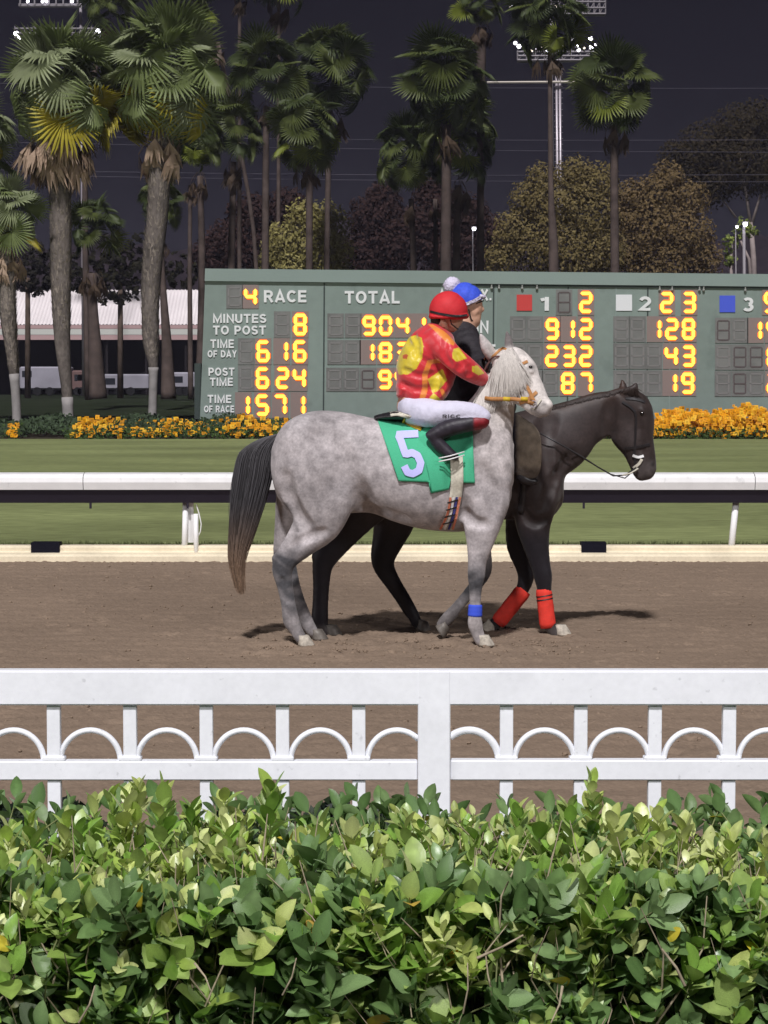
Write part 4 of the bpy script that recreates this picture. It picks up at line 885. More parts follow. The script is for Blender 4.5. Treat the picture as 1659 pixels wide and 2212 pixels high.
# one joined mass for all leaves but the 300 that show largest
vs = []; fs = []; cs = []; base = 0
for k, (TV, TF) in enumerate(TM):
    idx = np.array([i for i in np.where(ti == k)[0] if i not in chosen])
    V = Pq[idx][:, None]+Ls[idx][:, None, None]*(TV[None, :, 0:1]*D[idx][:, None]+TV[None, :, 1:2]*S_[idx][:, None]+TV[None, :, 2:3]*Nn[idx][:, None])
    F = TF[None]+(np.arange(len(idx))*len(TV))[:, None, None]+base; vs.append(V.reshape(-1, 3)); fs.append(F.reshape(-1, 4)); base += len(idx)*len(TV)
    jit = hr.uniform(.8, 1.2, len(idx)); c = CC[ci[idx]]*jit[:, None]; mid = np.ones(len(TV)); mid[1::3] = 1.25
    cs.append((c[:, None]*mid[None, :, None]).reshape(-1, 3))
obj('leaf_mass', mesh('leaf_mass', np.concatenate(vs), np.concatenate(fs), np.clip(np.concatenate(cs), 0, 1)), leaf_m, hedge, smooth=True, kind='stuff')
LM = {}
for i in sorted(chosen):
    k = (ti[i], ci[i])
    if k not in LM:
        TV, TF = TM[ti[i]]; c = np.repeat(CC[ci[i]][None], len(TV), 0).copy(); c[1::3] *= 1.25
        me = mesh('leaf', TV, TF, np.clip(c, 0, 1)); me.materials.append(leaf_m); me.shade_smooth(); LM[k] = me
    o = link(bpy.data.objects.new('leaf', LM[k])); o.parent = hedge; o.matrix_parent_inverse = Matrix.Translation(-hedge.location)
    M = Matrix((tuple(D[i]), tuple(S_[i]), tuple(Nn[i]))).transposed().to_4x4() @ Matrix.Scale(float(Ls[i]), 4); M.translation = Pq[i]; o.matrix_basis = M
P3 = np.array(stems); P5 = np.stack([P3[:, 0]*(1-t)**2+2*P3[:, 1]*t*(1-t)+P3[:, 2]*t*t for t in (0, .5, 1)], 1)
V, F = strands(P5, np.tile(np.array([.0022, .0018, .001]), (len(P5), 1)), 4); obj('shoot_stems', mesh('shoot_stems', V, F), mat('green_stem', (.17, .19, .08), .7, .2), hedge, kind='stuff')
# woody twigs inside and poking out of the front
TW = []
for i in range(380):
    x = hr.uniform(-HX, HX); y = hr.uniform(HY0-.03, HY0+.35); z = hr.uniform(.3, .6); d = np.array([hr.randn()*.25, hr.randn()*.2-.1, 1]); d /= np.linalg.norm(d); L = hr.uniform(.12, .3)
    TW.append([np.array([x, y, z])+d*L*t+np.array([.02*math.sin(5*t+x*9), 0, 0]) for t in (0, .3, .6, 1)])
for i in range(900):
    x = hr.uniform(-HX, HX); y = hr.uniform(HY0, HY1); z = htop(x, y)-hr.uniform(.03, .13); d = np.array([hr.randn()*.4, hr.randn()*.4, 1]); d /= np.linalg.norm(d); L = hr.uniform(.05, .12)
    TW.append([np.array([x, y, z])+d*L*t for t in (0, .3, .6, 1)])
TW = np.array(TW); V, F = strands(TW, np.tile(np.array([.0024, .002, .0016, .0009]), (len(TW), 1))*hr.uniform(.6, 1.3, (len(TW), 1)), 5)
obj('twigs', mesh('twigs', V, F), twig_m, hedge, smooth=True, kind='stuff')
for px0, py0, px1, py1, w in ((1480, 2130, 1430, 2050, .005), (1030, 2070, 1130, 2020, .0045), (610, 2150, 640, 2070, .003), (420, 2080, 455, 2140, .0035), (1215, 2130, 1190, 2210, .004), (170, 2210, 205, 2130, .004), (1000, 2190, 1010, 2080, .003)):
    m = MB(); m.tube([at(px0, py0, 3.88), at((px0+px1)/2+6, (py0+py1)/2, 3.89), at(px1, py1, 3.86)], [w*.7, w*.55, w*.35], 6); m.build('twig', twig_m, hedge, smooth=True)
# dark heart of the hedge
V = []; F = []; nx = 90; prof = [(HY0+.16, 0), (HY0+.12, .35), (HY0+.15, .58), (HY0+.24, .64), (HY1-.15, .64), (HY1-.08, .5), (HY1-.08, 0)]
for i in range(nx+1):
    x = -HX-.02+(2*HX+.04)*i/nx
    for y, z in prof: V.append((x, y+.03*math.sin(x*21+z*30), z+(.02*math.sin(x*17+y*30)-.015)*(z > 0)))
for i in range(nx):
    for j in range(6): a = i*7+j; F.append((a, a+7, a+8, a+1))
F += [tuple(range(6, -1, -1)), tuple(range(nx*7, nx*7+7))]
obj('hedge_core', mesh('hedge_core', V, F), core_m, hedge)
sheet('planting_soil', [(-12, .006), (5.30, .006), (5.34, .002)], -60, 60, soil_m)
# low dark shrubs behind the fence
def shrub(label, blobs, seed, n=3500):
    b = at(blobs[0][0], 1900, 5.7); r_ = empty('shrub', (b.x, 5.7, 0), label, 'shrub', 'dark shrubs behind the fence')
    leafblob('foliage', blobs, 5.75, n, 34, [(.012, .022, .010), (.018, .030, .014), (.008, .014, .01)], mat('dark_shrub_leaf', attr=True, rough=.5, spec=.3), r_, seed, .6)
    m = MB(); m.tube([(b.x, 5.7, 0), (b.x, 5.75, .5)], [.02, .012], 6); m.build('stem', twig_m, r_)
shrub('dark low shrub behind the fence left of the big white post', [(800, 1800, 75), (700, 1790, 70), (660, 1800, 60), (870, 1800, 70), (740, 1840, 100), (850, 1860, 90), (735, 1735, 28)], 5)
shrub('dark low shrub behind the fence under the second and third hoops from the left', [(500, 1810, 70), (440, 1830, 80), (560, 1840, 80), (380, 1830, 60)], 6)
shrub('dark low shrub behind the fence in the left corner', [(30, 1800, 65), (-30, 1790, 70), (90, 1830, 60), (150, 1760, 45), (190, 1830, 60)], 7)
# ============================================================ HORSES
coat_g = mat('grey_coat', attr=True, rough=.7, spec=.15, n1=(14, .30, 6), n2=(60, .16, 4), bump=(140, .12, .004), sheen=.15)
coat_d = mat('dark_coat', attr=True, rough=.5, spec=.28, n1=(14, .22, 4), n2=(60, .15), bump=(140, .12, .004), sheen=.1)
hair_m = mat('horse_hair', attr=True, rough=.55, spec=.3)
hoof_m = mat('hoof_horn', (.13, .115, .10), .5, .4, n1=(30, .3)); shoe_m = mat('pale_hoof_dust', (.42, .38, .32), .8, .2, n1=(40, .3))
eye_m = mat('horse_eye', (.008, .006, .006), .12, .7)
HR = .0105
def cos_n(a): return np.cos(a)
def finish(clay, name, mat_, root, colfn):
    V, Q = clay.mesh(); px, py = topx(V); col = colfn(V, px, py)
    o = obj(name, mesh(name, V, Q, np.clip(col, 0, 1)), mat_, root, smooth=True); return o
def hoof(root, px, dy, Yc, z, L=.062, toe=.35, pitch=0.0, m_=None):
    Y = Yc+dy; x = gx(px, Y, 0); m = MB(); n = 14; V = []
    for zz, sx, sy, sh in ((0.0, .066, .055, .018), (.012, .064, .054, .014), (.045, .054, .047, .004), (.075, .045, .041, -.008)):
        for k in range(n):
            t = 2*math.pi*k/n; c, s = math.cos(t), math.sin(t)
            V.append(Vector((sx*c*(1.0 if c > 0 else .78)+sh, sy*s, zz)))
    R = Matrix.Rotation(pitch, 4, 'Y'); V = [R @ v+Vector((x, Y, z)) for v in V]; F = []
    for r in range(3):
        for k in range(n): j = (k+1) % n; F.append((r*n+k, r*n+j, (r+1)*n+j, (r+1)*n+k))
    F += [tuple(range(n-1, -1, -1)), tuple(range(3*n, 4*n))]
    m.add(V, F).build('hoof', m_ or hoof_m, root, smooth=True)
def wrap(root, name, mat_, clay, A, B, grow=1.16, n=14, lab=None):
    """bandage round a leg between two nodes (px,py,dy,r_px,w)"""
    a, b = clay.node(A), clay.node(B); V = []; m = 8; F = []
    for i in range(m+1):
        t = i/m; c = a+(b-a)*t; d = (b-a)[:3]; d /= np.linalg.norm(d); u = np.array([d[2], 0, -d[0]]); g = grow*(1+.02*math.sin(i*2.1)) + (-.12 if i in (0, m) else 0)
        for k in range(n): th = 2*math.pi*k/n; V.append(c[:3]+u*math.cos(th)*c[3]*g+np.array([0, 1, 0])*math.sin(th)*c[4]*g)
    for i in range(m):
        for k in range(n): j = (k+1) % n; F.append((i*n+k, i*n+j, (i+1)*n+j, (i+1)*n+k))
    F += [tuple(range(n-1, -1, -1)), tuple(range(m*n, m*n+n))]; return MB().add(V, F).build(name, mat_, root, smooth=True, label=lab)
# ---------------------------------------------------------------- the grey racehorse
GY = 13.85
grey = empty('grey_horse', (gx(800, GY), GY, 0), 'dappled grey horse in a green number 5 cloth, walking nearest to us', 'horse', 'horses walking on the dirt track')
g = Clay((gx(560, GY), GY-.52, -.02), (gx(1225, GY), GY+.50, 2.32), HR, GY)
g.loft([(588, 965, 1035, .10), (600, 937, 1075, .17), (622, 912, 1095, .22), (655, 894, 1112, .265), (690, 887, 1116, .285), (740, 890, 1110, .285), (800, 902, 1108, .275), (850, 909, 1126, .295), (900, 911, 1140, .305), (950, 907, 1147, .295), (1000, 898, 1148, .265), (1040, 890, 1140, .235), (1075, 895, 1122, .205), (1098, 915, 1090, .16), (1107, 960, 1040, .09)], .03)
# haunch, buttock, flank fold, shoulder, breast
g.chain([(660, 960, -.10, 60, .17), (668, 1030, -.12, 74, .17), (690, 1085, -.13, 64, .15)], .06)
g.chain([(660, 960, .10, 60, .17), (664, 1030, .12, 74, .17), (680, 1085, .13, 60, .15)], .06)
g.chain([(1030, 940, -.10, 46, .12), (1055, 1010, -.13, 50, .12), (1050, 1080, -.14, 46, .11)], .05)
g.chain([(1030, 940, .10, 46, .12), (1055, 1010, .13, 50, .12), (1050, 1080, .14, 46, .11)], .05)
g.chain([(1075, 1010, 0, 30, .15), (1078, 1070, 0, 26, .13)], .05)
# neck set high, turned a little to us
g.chain([(1010, 960, .0, 62, .15), (1046, 915, .0, 58, .13), (1068, 868, -.02, 44, .105), (1086, 824, -.03, 40, .09), (1096, 790, -.05, 32, .08)], .05)
g.chain([(1062, 900, 0, 42, .11), (1068, 960, 0, 38, .14)], .05)
# head
g.chain([(1084, 778, -.06, 26, .072), (1106, 790, -.10, 38, .085), (1122, 806, -.13, 40, .08)], .04)
g.chain([(1106, 785, -.11, 34, .08), (1140, 830, -.17, 30, .068), (1160, 860, -.21, 23, .054), (1171, 878, -.235, 20, .052)], .035)
g.chain([(1097, 835, -.11, 30, .062), (1130, 858, -.16, 20, .05), (1152, 884, -.21, 12, .04)], .03)
g.chain([(1143, 798, -.155, 10, .085), (1146, 803, -.16, 9, .08)], .02)   # brow ridges
g.chain([(1180, 876, -.245, 14, .056), (1176, 888, -.24, 12, .05)], .02)   # nostril flare
g.chain([(1160, 893, -.215, 7, .035), (1166, 896, -.22, 7, .035)], .012)
# ears
g.chain([(1062, 768, -.09, 13, .032), (1050, 748, -.12, 12, .03), (1039, 724, -.13, 4, .012)], .015)
g.chain([(1100, 756, -.02, 9, .026), (1099, 740, .0, 9, .024), (1095, 718, .01, 3, .01)], .015)
# near hind leg
HN = [(700, 1080, -.15, 64, .115), (688, 1125, -.16, 52, .09), (656, 1165, -.165, 37, .066), (622, 1203, -.165, 26, .050), (610, 1230, -.165, 22, .044), (615, 1262, -.165, 17.5, .034), (623, 1305, -.165, 15.5, .031), (629, 1340, -.165, 17.5, .035), (638, 1358, -.165, 14, .03), (650, 1379, -.165, 12.5, .032)]
g.chain(HN, .035)
g.chain([(597, 1206, -.165, 10, .022), (612, 1224, -.165, 14, .034)], .02)   # point of hock
# far hind leg, a touch ahead
HF = [(655, 1080, .13, 60, .115), (634, 1120, .14, 40, .08), (620, 1160, .15, 28, .058), (614, 1200, .155, 23, .046), (622, 1228, .155, 19, .040), (632, 1262, .155, 15.5, .032), (645, 1300, .155, 14, .030), (655, 1330, .155, 16, .034), (664, 1347, .155, 14, .031), (675, 1364, .155, 12, .032)]
g.chain(HF, .03)
# near fore leg
FN = [(1050, 1085, -.15, 50, .10), (1042, 1132, -.155, 40, .08), (1037, 1172, -.155, 29, .060), (1031, 1212, -.155, 20, .045), (1029, 1243, -.155, 18.5, .044), (1027, 1278, -.155, 13, .031), (1026, 1320, -.155, 12.5, .029), (1026, 1346, -.155, 15.5, .034), (1031, 1366, -.155, 13.5, .030), (1038, 1384, -.155, 12, .032)]
g.chain(FN, .03)
# far fore leg, folded back and off the ground
FF = [(1040, 1090, .14, 42, .09), (1030, 1130, .15, 31, .07), (1038, 1180, .15, 22, .052), (1046, 1222, .15, 17, .042), (1040, 1246, .15, 15, .04), (1014, 1280, .15, 12, .030), (985, 1315, .15, 12, .029), (968, 1335, .15, 14, .033), (955, 1349, .15, 12, .030)]
g.chain(FF, .02)
GRV = lambda c, pts, r, dp, **k: c.groove(pts, r, dp, **k)
g.groove([(772, 1045), (782, 1075), (792, 1104)], .05, .022, .05); g.groove([(792, 1104), (830, 1112), (870, 1126)], .04, .012, .04)      # flank fold
g.groove([(1005, 925), (985, 985), (985, 1050), (1003, 1110)], .05, .014, .05)                                                     # behind the shoulder
g.groove([(1003, 1108), (1022, 1128), (1052, 1132)], .035, .012, .03); g.groove([(1040, 1010), (1062, 1060), (1066, 1110)], .04, .008, .05)
g.groove([(614, 1030), (622, 1075), (644, 1120), (668, 1150)], .045, .014, .05); g.groove([(700, 930), (735, 985), (745, 1040)], .09, .012, .08)
g.groove([(640, 1178), (662, 1160), (700, 1150)], .03, .007, .03); g.groove([(1090, 830), (1112, 852)], .03, .006, .03)
g.groove([(610, 1250), (620, 1300)], .012, .004, .012); g.groove([(1032, 1270), (1031, 1320)], .012, .004, .012)
def gcol(V, px, py):
    n = len(V); c = np.tile(np.array([.375, .345, .35]), (n, 1)); r = np.random.RandomState(4)
    # pale barrel flecks, dark haunch and shoulder clouds
    f1 = np.sin(V[:, 0]*26+np.sin(V[:, 2]*21)*2)*np.sin(V[:, 2]*38+np.sin(V[:, 0]*17)*2.2+V[:, 1]*8); f2 = np.sin(V[:, 0]*57+3*np.sin(V[:, 2]*31))*np.sin(V[:, 2]*75+2*np.sin(V[:, 0]*43)+V[:, 1]*20)
    c *= 1.04
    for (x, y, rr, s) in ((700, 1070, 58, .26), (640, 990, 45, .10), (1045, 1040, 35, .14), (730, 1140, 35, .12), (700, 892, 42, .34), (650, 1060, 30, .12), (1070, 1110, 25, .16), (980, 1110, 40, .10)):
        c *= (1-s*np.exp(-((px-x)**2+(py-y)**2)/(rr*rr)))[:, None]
    hd = sstep(1030, 1075, px)*sstep(960, 890, py); c = mixc(c, (.62, .575, .54), hd*.85)
    c = mixc(c, (.50, .455, .44), .5*sstep(1000, 1060, px)*sstep(1080, 960, py)*(1-hd))
    leg = sstep(1160, 1225, py); fore = px > 900
    c = mixc(c, (.060, .060, .066), np.clip(np.where(fore, .98*np.exp(-((py-1262)/40.)**2)*leg, .92*sstep(1165, 1215, py)*(1-.35*sstep(1270, 1345, py)))*(1+.5*f1*.6), 0, 1))
    c = mixc(c, (.25, .225, .22), np.where(fore, .6*sstep(1300, 1340, py), .3*sstep(1300, 1340, py)))
    far_shade = (V[:, 1] > GY+.06) & (py > 1150); c = np.where(far_shade[:, None] & fore[:, None], c*.45, c)  # far fore leg darkened: shade under the body painted in
    crease_shade = np.exp(-((px-(618+(py-1090)*.45))/7.)**2)*(py > 1085)*(py < 1150); c = mixc(c, (.10, .09, .09), crease_shade*.7*(V[:, 1] < GY))  # shade in the buttock crease painted as a dark line
    c = mixc(c, (.09, .08, .08), np.exp(-(((px-1176)/7.)**2+((py-874)/5.)**2))*.75)                # nostril skin
    c = mixc(c, (.30, .27, .27), sstep(868, 892, py)*sstep(1140, 1160, px)*.75)                        # grey muzzle
    c = mixc(c, (.13, .12, .12), np.exp(-(((px-1147)/9.)**2+((py-793)/6.)**2))*.9)
    c = mixc(c, (.10, .085, .085), .9*sstep(760, 740, py)*(px > 1085)*(px < 1108))                     # shade on the far ear painted into the coat
    return c
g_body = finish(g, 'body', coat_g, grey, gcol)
gb = [g.bvh]
def hz(px, Y): return 0.0
hoof(grey, 655, -.165, GY, .004, m_=shoe_m); hoof(grey, 685, .155, GY, .006); hoof(grey, 1044, -.155, GY, .004, m_=shoe_m)
p = at(946, 1352, GY+.15); hoof(grey, 946, .15, GY, p.z-.03, pitch=1.0)
wrap(grey, 'leg_wrap', mat('blue_wrap', (.045, .09, .60), .7, .2, bump=(200, .3, .002)), g, (1027, 1306, -.155, 12.6, .029), (1026, 1332, -.155, 13.2, .031), 1.2, lab='blue wrap on the near fore leg')
m = MB(); e = at(1146, 793, GY-.216); m.ball(tuple(e), (.014, .012, .011), 12, 8); m.build('eye', eye_m, grey, smooth=True)
m = MB(); e = at(1147, 792, GY-.10); m.ball(tuple(e), (.018, .014, .016), 12, 8); m.build('eye', eye_m, grey, smooth=True)
# mane: falls over the near side of the neck
hr2 = np.random.RandomState(5); n = 1500; m_ = 9; P = np.zeros((n, m_, 3)); cc = []
for i in range(n):
    t = hr2.rand()**.8; rx = 1102-62*t**1.1; ry = 752+90*t**1.6; L = (82+14*math.sin(math.pi*t)-45*max(0, t-.5))*hr2.uniform(.80, 1.02); dx = (30-42*t)+hr2.randn()*9; yy = None
    ay = GY-.05+hr2.randn()*.015
    for k in range(m_):
        s = k/(m_-1); q = at(rx+dx*s+3*math.sin(s*3+i), ry+L*s, GY-.05); h = drape_pt(q.x, q.z, gb, .006+.012*hr2.rand())
        y = ay-.05*s if h is None else min(ay, h.y); ay = y; P[i, k] = (q.x, y, q.z)
    b_ = hr2.uniform(.75, 1.1); cc.append(np.array([.62, .58, .54])*b_)
R = np.outer(hr2.uniform(.8, 1.4, n), np.array([.0035, .004, .004, .0038, .0035, .003, .0026, .002, .0008])); V, F = strands(P, R)
obj('mane', mesh('mane', V, F, np.repeat(np.array(cc), m_*3, 0)), hair_m, grey, smooth=True)
# tail
def tail(root, Yc, cl, hw, n, L0, cols, seed, rr=.0042, dyw=.05):
    r = np.random.RandomState(seed); cl = np.array(catmull([np.array(c, float) for c in cl], 3)); hw = np.interp(np.linspace(0, 1, len(cl)), np.linspace(0, 1, len(hw)), hw); m_ = len(cl); P = np.zeros((n, m_, 3)); C = np.zeros((n, m_, 3)); RR = np.zeros((n, m_))
    for i in range(n):
        u = r.uniform(-1, 1)*r.rand()**.25; v = r.uniform(-1, 1); end = r.uniform(L0, 1.0); ph = r.uniform(0, 6)
        for k in range(m_):
            s = k/(m_-1)*end; f = s*(m_-1); j = min(int(f), m_-2); f -= j; c = cl[j]*(1-f)+cl[j+1]*f; w = hw[j]*(1-f)+hw[j+1]*f
            q = at(c[0]+u*w+2.0*math.sin(s*9+ph)*s, c[1]+abs(u)*6*(1-s), Yc+v*dyw*math.sqrt(max(0, 1-u*u))*(.5+.8*math.sin(math.pi*min(1, s*1.3)))); P[i, k] = q
            t = sstep(.55, .95, np.array([s]))[0]; C[i, k] = (np.array(cols[0])*(1-t)+np.array(cols[1])*t)*(.65+.7*((i*37) % 10)/10)
            RR[i, k] = rr*(1-.75*(k/(m_-1))**2)
    V, F = strands(P, RR); return obj('tail', mesh('tail', V, F, np.clip(np.repeat(C.reshape(-1, 3), 3, 0), 0, 1)), hair_m, root, smooth=True)
tail(grey, GY, [(612, 934), (584, 944), (556, 975), (545, 1030), (534, 1085), (521, 1150), (511, 1215), (522, 1285)], [10, 26, 42, 44, 40, 30, 18, 9], 1500, .62, [(.052, .050, .055), (.20, .13, .085)], 8)
# tack -----------------------------------------------------------
clothg = mat('green_saddlecloth', (.065, .42, .235), .75, .2, n1=(120, .06), bump=(260, .25, .002)); num_m = mat('lilac_number', (.50, .50, .88), .7, .2, n1=(160, .06))
tan = mat('tan_leather', (.42, .20, .07), .55, .35, n1=(60, .2)); ylw = mat('yellow_strap', (.58, .40, .03), .6, .3); blk = mat('black_leather', (.018, .016, .018), .4, .5); cream = mat('cream_girth', (.56, .53, .44), .8, .2, n1=(50, .15), bump=(200, .3, .002))
def cloth(left, right, bottom, nu=40, nv=26, off=.012):
    """left/right: (top, bottom) pixel points of the two edges; bottom(u) = how far down each column runs"""
    V = []; F = []
    for i in range(nu+1):
        u = i/nu
        for j in range(nv+1):
            v = j/nv*bottom(u); x = (left[0][0]*(1-u)+right[0][0]*u)*(1-v)+(left[1][0]*(1-u)+right[1][0]*u)*v; y = (left[0][1]*(1-u)+right[0][1]*u)*(1-v)+(left[1][1]*(1-u)+right[1][1]*u)*v
            a = at(x, y, GY-.2); h = drape_pt(a.x, a.z, gb, off+.004*math.sin(u*9+v*4)*v)
            if h is None or h.y > GY-.01:
                hit = g.bvh.ray_cast(Vector((a.x, GY-.02-.12*v, 3)), Vector((0, 0, -1))); h = hit[0]+Vector((0, 0, off)) if hit[0] is not None else Vector((a.x, GY, a.z))
            V.append(h)
    n = nv+1
    for i in range(nu):
        for j in range(nv): a = i*n+j; F.append((a, a+1, a+n+1, a+n))
    me = mesh('saddlecloth', V, F); o = obj('saddlecloth', me, clothg, grey, smooth=True)
    md = o.modifiers.new('thick', 'SOLIDIFY'); md.thickness = .008; md.offset = 1; return o
def flap(u):   # plain hem, then the longer flap, then the front corner
    x = 861+(1025-861)*u
    return 1.0 if x < 927 else (1.0+.16-.04*(x-930)/40 if x < 970 else (1.03))
cloth(((815, 905), (1000, 900)), ((1008, 898), (1026, 1043)), lambda u: 1) if False else None
def cloth_poly():
    V = []; F = []; nu, nv = 56, 30; xs0 = np.linspace(0, 1, nu+1)
    for u in xs0:
        xb = 861+(1025-861)*u; bot = 1038+(1043-1038)*u; xt = 815+(1018-815)*u
        if 930 <= xb <= 970: bot = 1064-(xb-930)*.2
        for j in range(nv+1):
            v = j/nv; x = xt+(xb-xt)*v; top = 905-10*u; y = top+(bot-top)*v; a = at(x, y, GY-.2); h = drape_pt(a.x, a.z, gb, .013+.005*v*math.sin(x*.09)+.004*v)
            if h is None or h.y > GY-.06:
                yy = GY-.06+.06*(1-j/4) if j < 4 else GY-.06; hit = g.bvh.ray_cast(Vector((a.x, yy, 3)), Vector((0, 0, -1))); h = hit[0]+Vector((0, -.004, .013)) if hit[0] is not None else Vector((a.x, GY-.06, a.z))
            V.append(h)
    n = nv+1
    for i in range(nu):
        for j in range(nv): a = i*n+j; F.append((a, a+1, a+n+1, a+n))
    # the far half hangs the same way
    base = len(V)
    for i in range(nu+1):
        for j in range(nv+1):
            q = V[i*n+j]; h = drape_pt(q.x, q.z, gb, .013, side=1) if j > 3 else None
            if j == 0: h = Vector((q.x, GY, q.z))
            V.append(h if h is not None else Vector((q.x, 2*GY-q.y, q.z)))
    for i in range(nu):
        for j in range(nv): a = base+i*n+j; F.append((a, a+n, a+n+1, a+1))
    o = obj('saddlecloth', mesh('saddlecloth', V, F), clothg, grey, smooth=True); md = o.modifiers.new('thick', 'SOLIDIFY'); md.thickness = .007; md.offset = -1; return o
sc_o = cloth_poly()
cl_me = sc_o.data; cb = BVHTree.FromPolygons([v.co[:] for v in cl_me.vertices], [p.vertices[:] for p in cl_me.polygons])
def stroke_drape(name, pts, width, bvhs, Y, m_, root, off=.006, sub=6, thick=.004):
    """a number painted as one bent stroke with square corners, laid on the cloth"""
    P = []
    for i in range(len(pts)-1):
        a, b = np.array(pts[i], float), np.array(pts[i+1], float)
        for k in range(sub): P.append(a+(b-a)*k/sub)
    P.append(np.array(pts[-1], float)); V = []; F = []; w = width/2
    for i, p in enumerate(P):
        d = P[min(i+1, len(P)-1)]-P[max(i-1, 0)]; d /= np.linalg.norm(d); nr = np.array([-d[1], d[0]])
        for s in (-1, -.33, .33, 1):
            q = p+nr*w*s; a = at(q[0], q[1], Y); h = drape_pt(a.x, a.z, bvhs, off) or Vector((a.x, Y, a.z)); V.append(h)
    for i in range(len(P)-1):
        for j in range(3): a = i*4+j; F.append((a, a+1, a+5, a+4))
    o = obj(name, mesh(name, V, F), m_, root); md = o.modifiers.new('thick', 'SOLIDIFY'); md.thickness = thick; md.offset = 1; return o
stroke_drape('number', [(904, 938), (860, 940), (866, 953), (876, 982), (890, 978), (902, 984), (909, 1000), (905, 1016), (892, 1023), (880, 1020), (873, 1006)], 15.5, [cb], GY-.3, num_m, grey)
# girth, stirrup leather, saddle
strap([(986, 985), (987, 1040), (983, 1080), (976, 1115), (966, 1146)], (27, 26), gb+[cb], GY-.25, .016, thick=.008, m=5).build('girth', cream, grey, smooth=True)
for dx, c_ in ((-10, (.62, .20, .12)), (-3, (.75, .72, .70)), (4, (.06, .06, .22)), (11, (.62, .22, .14))):
    strap([(983+dx, 1074), (976+dx, 1112), (965+dx*1.3, 1147)], 5, gb+[cb], GY-.25, .028, thick=.003, m=2).build('girth_stripe', MATS.get('stripe%s' % dx) or mat('stripe%s' % dx, c_, .8, .1), grey)
for k in range(4):
    y = 1082+k*16; strap([(966-k*3, y+4), (990-k*3, y-2)], 3, gb+[cb], GY-.25, .032, thick=.002, m=2, n=3).build('girth_stitch', blk, grey)
m = MB(); sA = Clay((gx(790, GY), GY-.34, 1.3), (gx(1010, GY), GY+.34, 1.75), .009, GY)
sA.chain([(812, 902, 0, 5, .10), (842, 899, 0, 9, .15), (880, 897, 0, 12, .19), (930, 892, 0, 14, .20), (968, 882, 0, 15, .15)], .02)
sA.chain([(950, 895, -.18, 16, .03), (960, 930, -.24, 20, .022)], .03); sA.chain([(950, 895, .18, 16, .03), (960, 930, .24, 20, .022)], .03)
V, Q = sA.mesh(); obj('saddle', mesh('saddle', V, Q), blk, grey, smooth=True)
sad = sA.bvh
strap([(843, 895), (858, 893), (878, 899), (893, 905)], 9, [sad, g.bvh], GY-.05, .01, thick=.006).build('saddle_trim', cream, grey, smooth=True)
strap([(872, 906), (890, 914), (912, 924)], (17, 15), [cb, sad], GY-.2, .012, thick=.006).build('yellow_strap', ylw, grey, smooth=True)
# bridle
allh = gb
strap([(1062, 772), (1086, 752), (1100, 764)], 5, allh, GY-.1, .008, GY-.1).build('headpiece', tan, grey)
strap([(1078, 770), (1064, 772), (1052, 788), (1046, 800)], 3.4, allh, GY-.1, .02).build('cheek_cord', mat('brown_cord', (.10, .045, .04), .7, .2), grey)
strap([(1096, 762), (1112, 790), (1128, 818), (1144, 848), (1152, 868)], 7, allh, GY-.2, .010).build('cheekpiece', tan, grey)
strap([(1112, 790), (1126, 786), (1140, 780)], 6, allh, GY-.2, .009).build('browband', tan, grey)
strap([(1122, 872), (1140, 862), (1158, 846)], 7, allh, GY-.2, .010).build('noseband', tan, grey)
strap([(1150, 884), (1160, 872), (1168, 862)], 4, allh, GY-.25, .012).build('bit_strap', cream, grey)
m = MB(); c = at(1152, 873, GY-.29); m.tube([c+Vector((.022*math.cos(t), 0, .022*math.sin(t))) for t in np.linspace(0, 6.283, 15)], .004, 6, cap=False); m.build('bit_ring', steel, grey)
m = MB(); m.tube([at(1152, 872, GY-.29), at(1134, 866, GY-.30), at(1112, 862, GY-.27), at(1085, 862, GY-.22), at(1062, 862, GY-.17), at(1048, 860, GY-.14)], .010, 6, flat=1.6); m.build('rein', tan, grey, smooth=True)
for px in (1094, 1132):
    m = MB(); m.tube([at(px-7, 861.5, GY-.262-(px > 1100)*.04), at(px+8, 862.5, GY-.265-(px > 1100)*.042)], .015, 8); m.build('rein_grip', ylw, grey, smooth=True)
# ---------------------------------------------------------------- the dark lead pony
DY = 14.42
pony = empty('dark_horse', (gx(980, DY), DY, 0), 'dark brown horse with red leg bandages and lowered head, behind the grey', 'horse', 'horses walking on the dirt track')
d = Clay((gx(655, DY), DY-.45, -.02), (gx(1440, DY), DY+.45, 2.0), HR, DY)
d.loft([(735, 965, 1035, .10), (748, 938, 1070, .18), (775, 920, 1095, .24), (820, 912, 1105, .27), (880, 918, 1108, .27), (950, 925, 1118, .28), (1020, 922, 1122, .28), (1080, 905, 1122, .26), (1130, 895, 1124, .24), (1170, 905, 1124, .21), (1198, 950, 1112, .17), (1212, 1010, 1092, .11)], .03)
d.chain([(790, 975, -.09, 50, .15), (795, 1040, -.11, 62, .15), (800, 1080, -.12, 50, .13)], .06); d.chain([(790, 975, .09, 50, .15), (800, 1040, .11, 62, .15), (815, 1080, .12, 50, .13)], .06)
d.chain([(1110, 980, 0, 78, .16), (1160, 965, 0, 82, .15), (1205, 948, 0, 74, .12), (1243, 922, 0, 58, .095), (1285, 900, 0, 50, .082), (1318, 890, 0, 45, .078), (1345, 882, 0, 38, .075)], .05)
d.chain([(1175, 1010, 0, 40, .16), (1180, 1065, 0, 36, .15)], .05)
d.chain([(1140, 1000, -.12, 45, .10), (1160, 1070, -.14, 42, .09)], .05)
d.chain([(1346, 872, 0, 34, .072), (1370, 882, 0, 36, .080), (1376, 912, -.0, 37, .082), (1378, 945, 0, 33, .070), (1388, 980, 0, 27, .056), (1393, 1004, 0, 24, .052), (1396, 1018, 0, 19, .05)], .04)
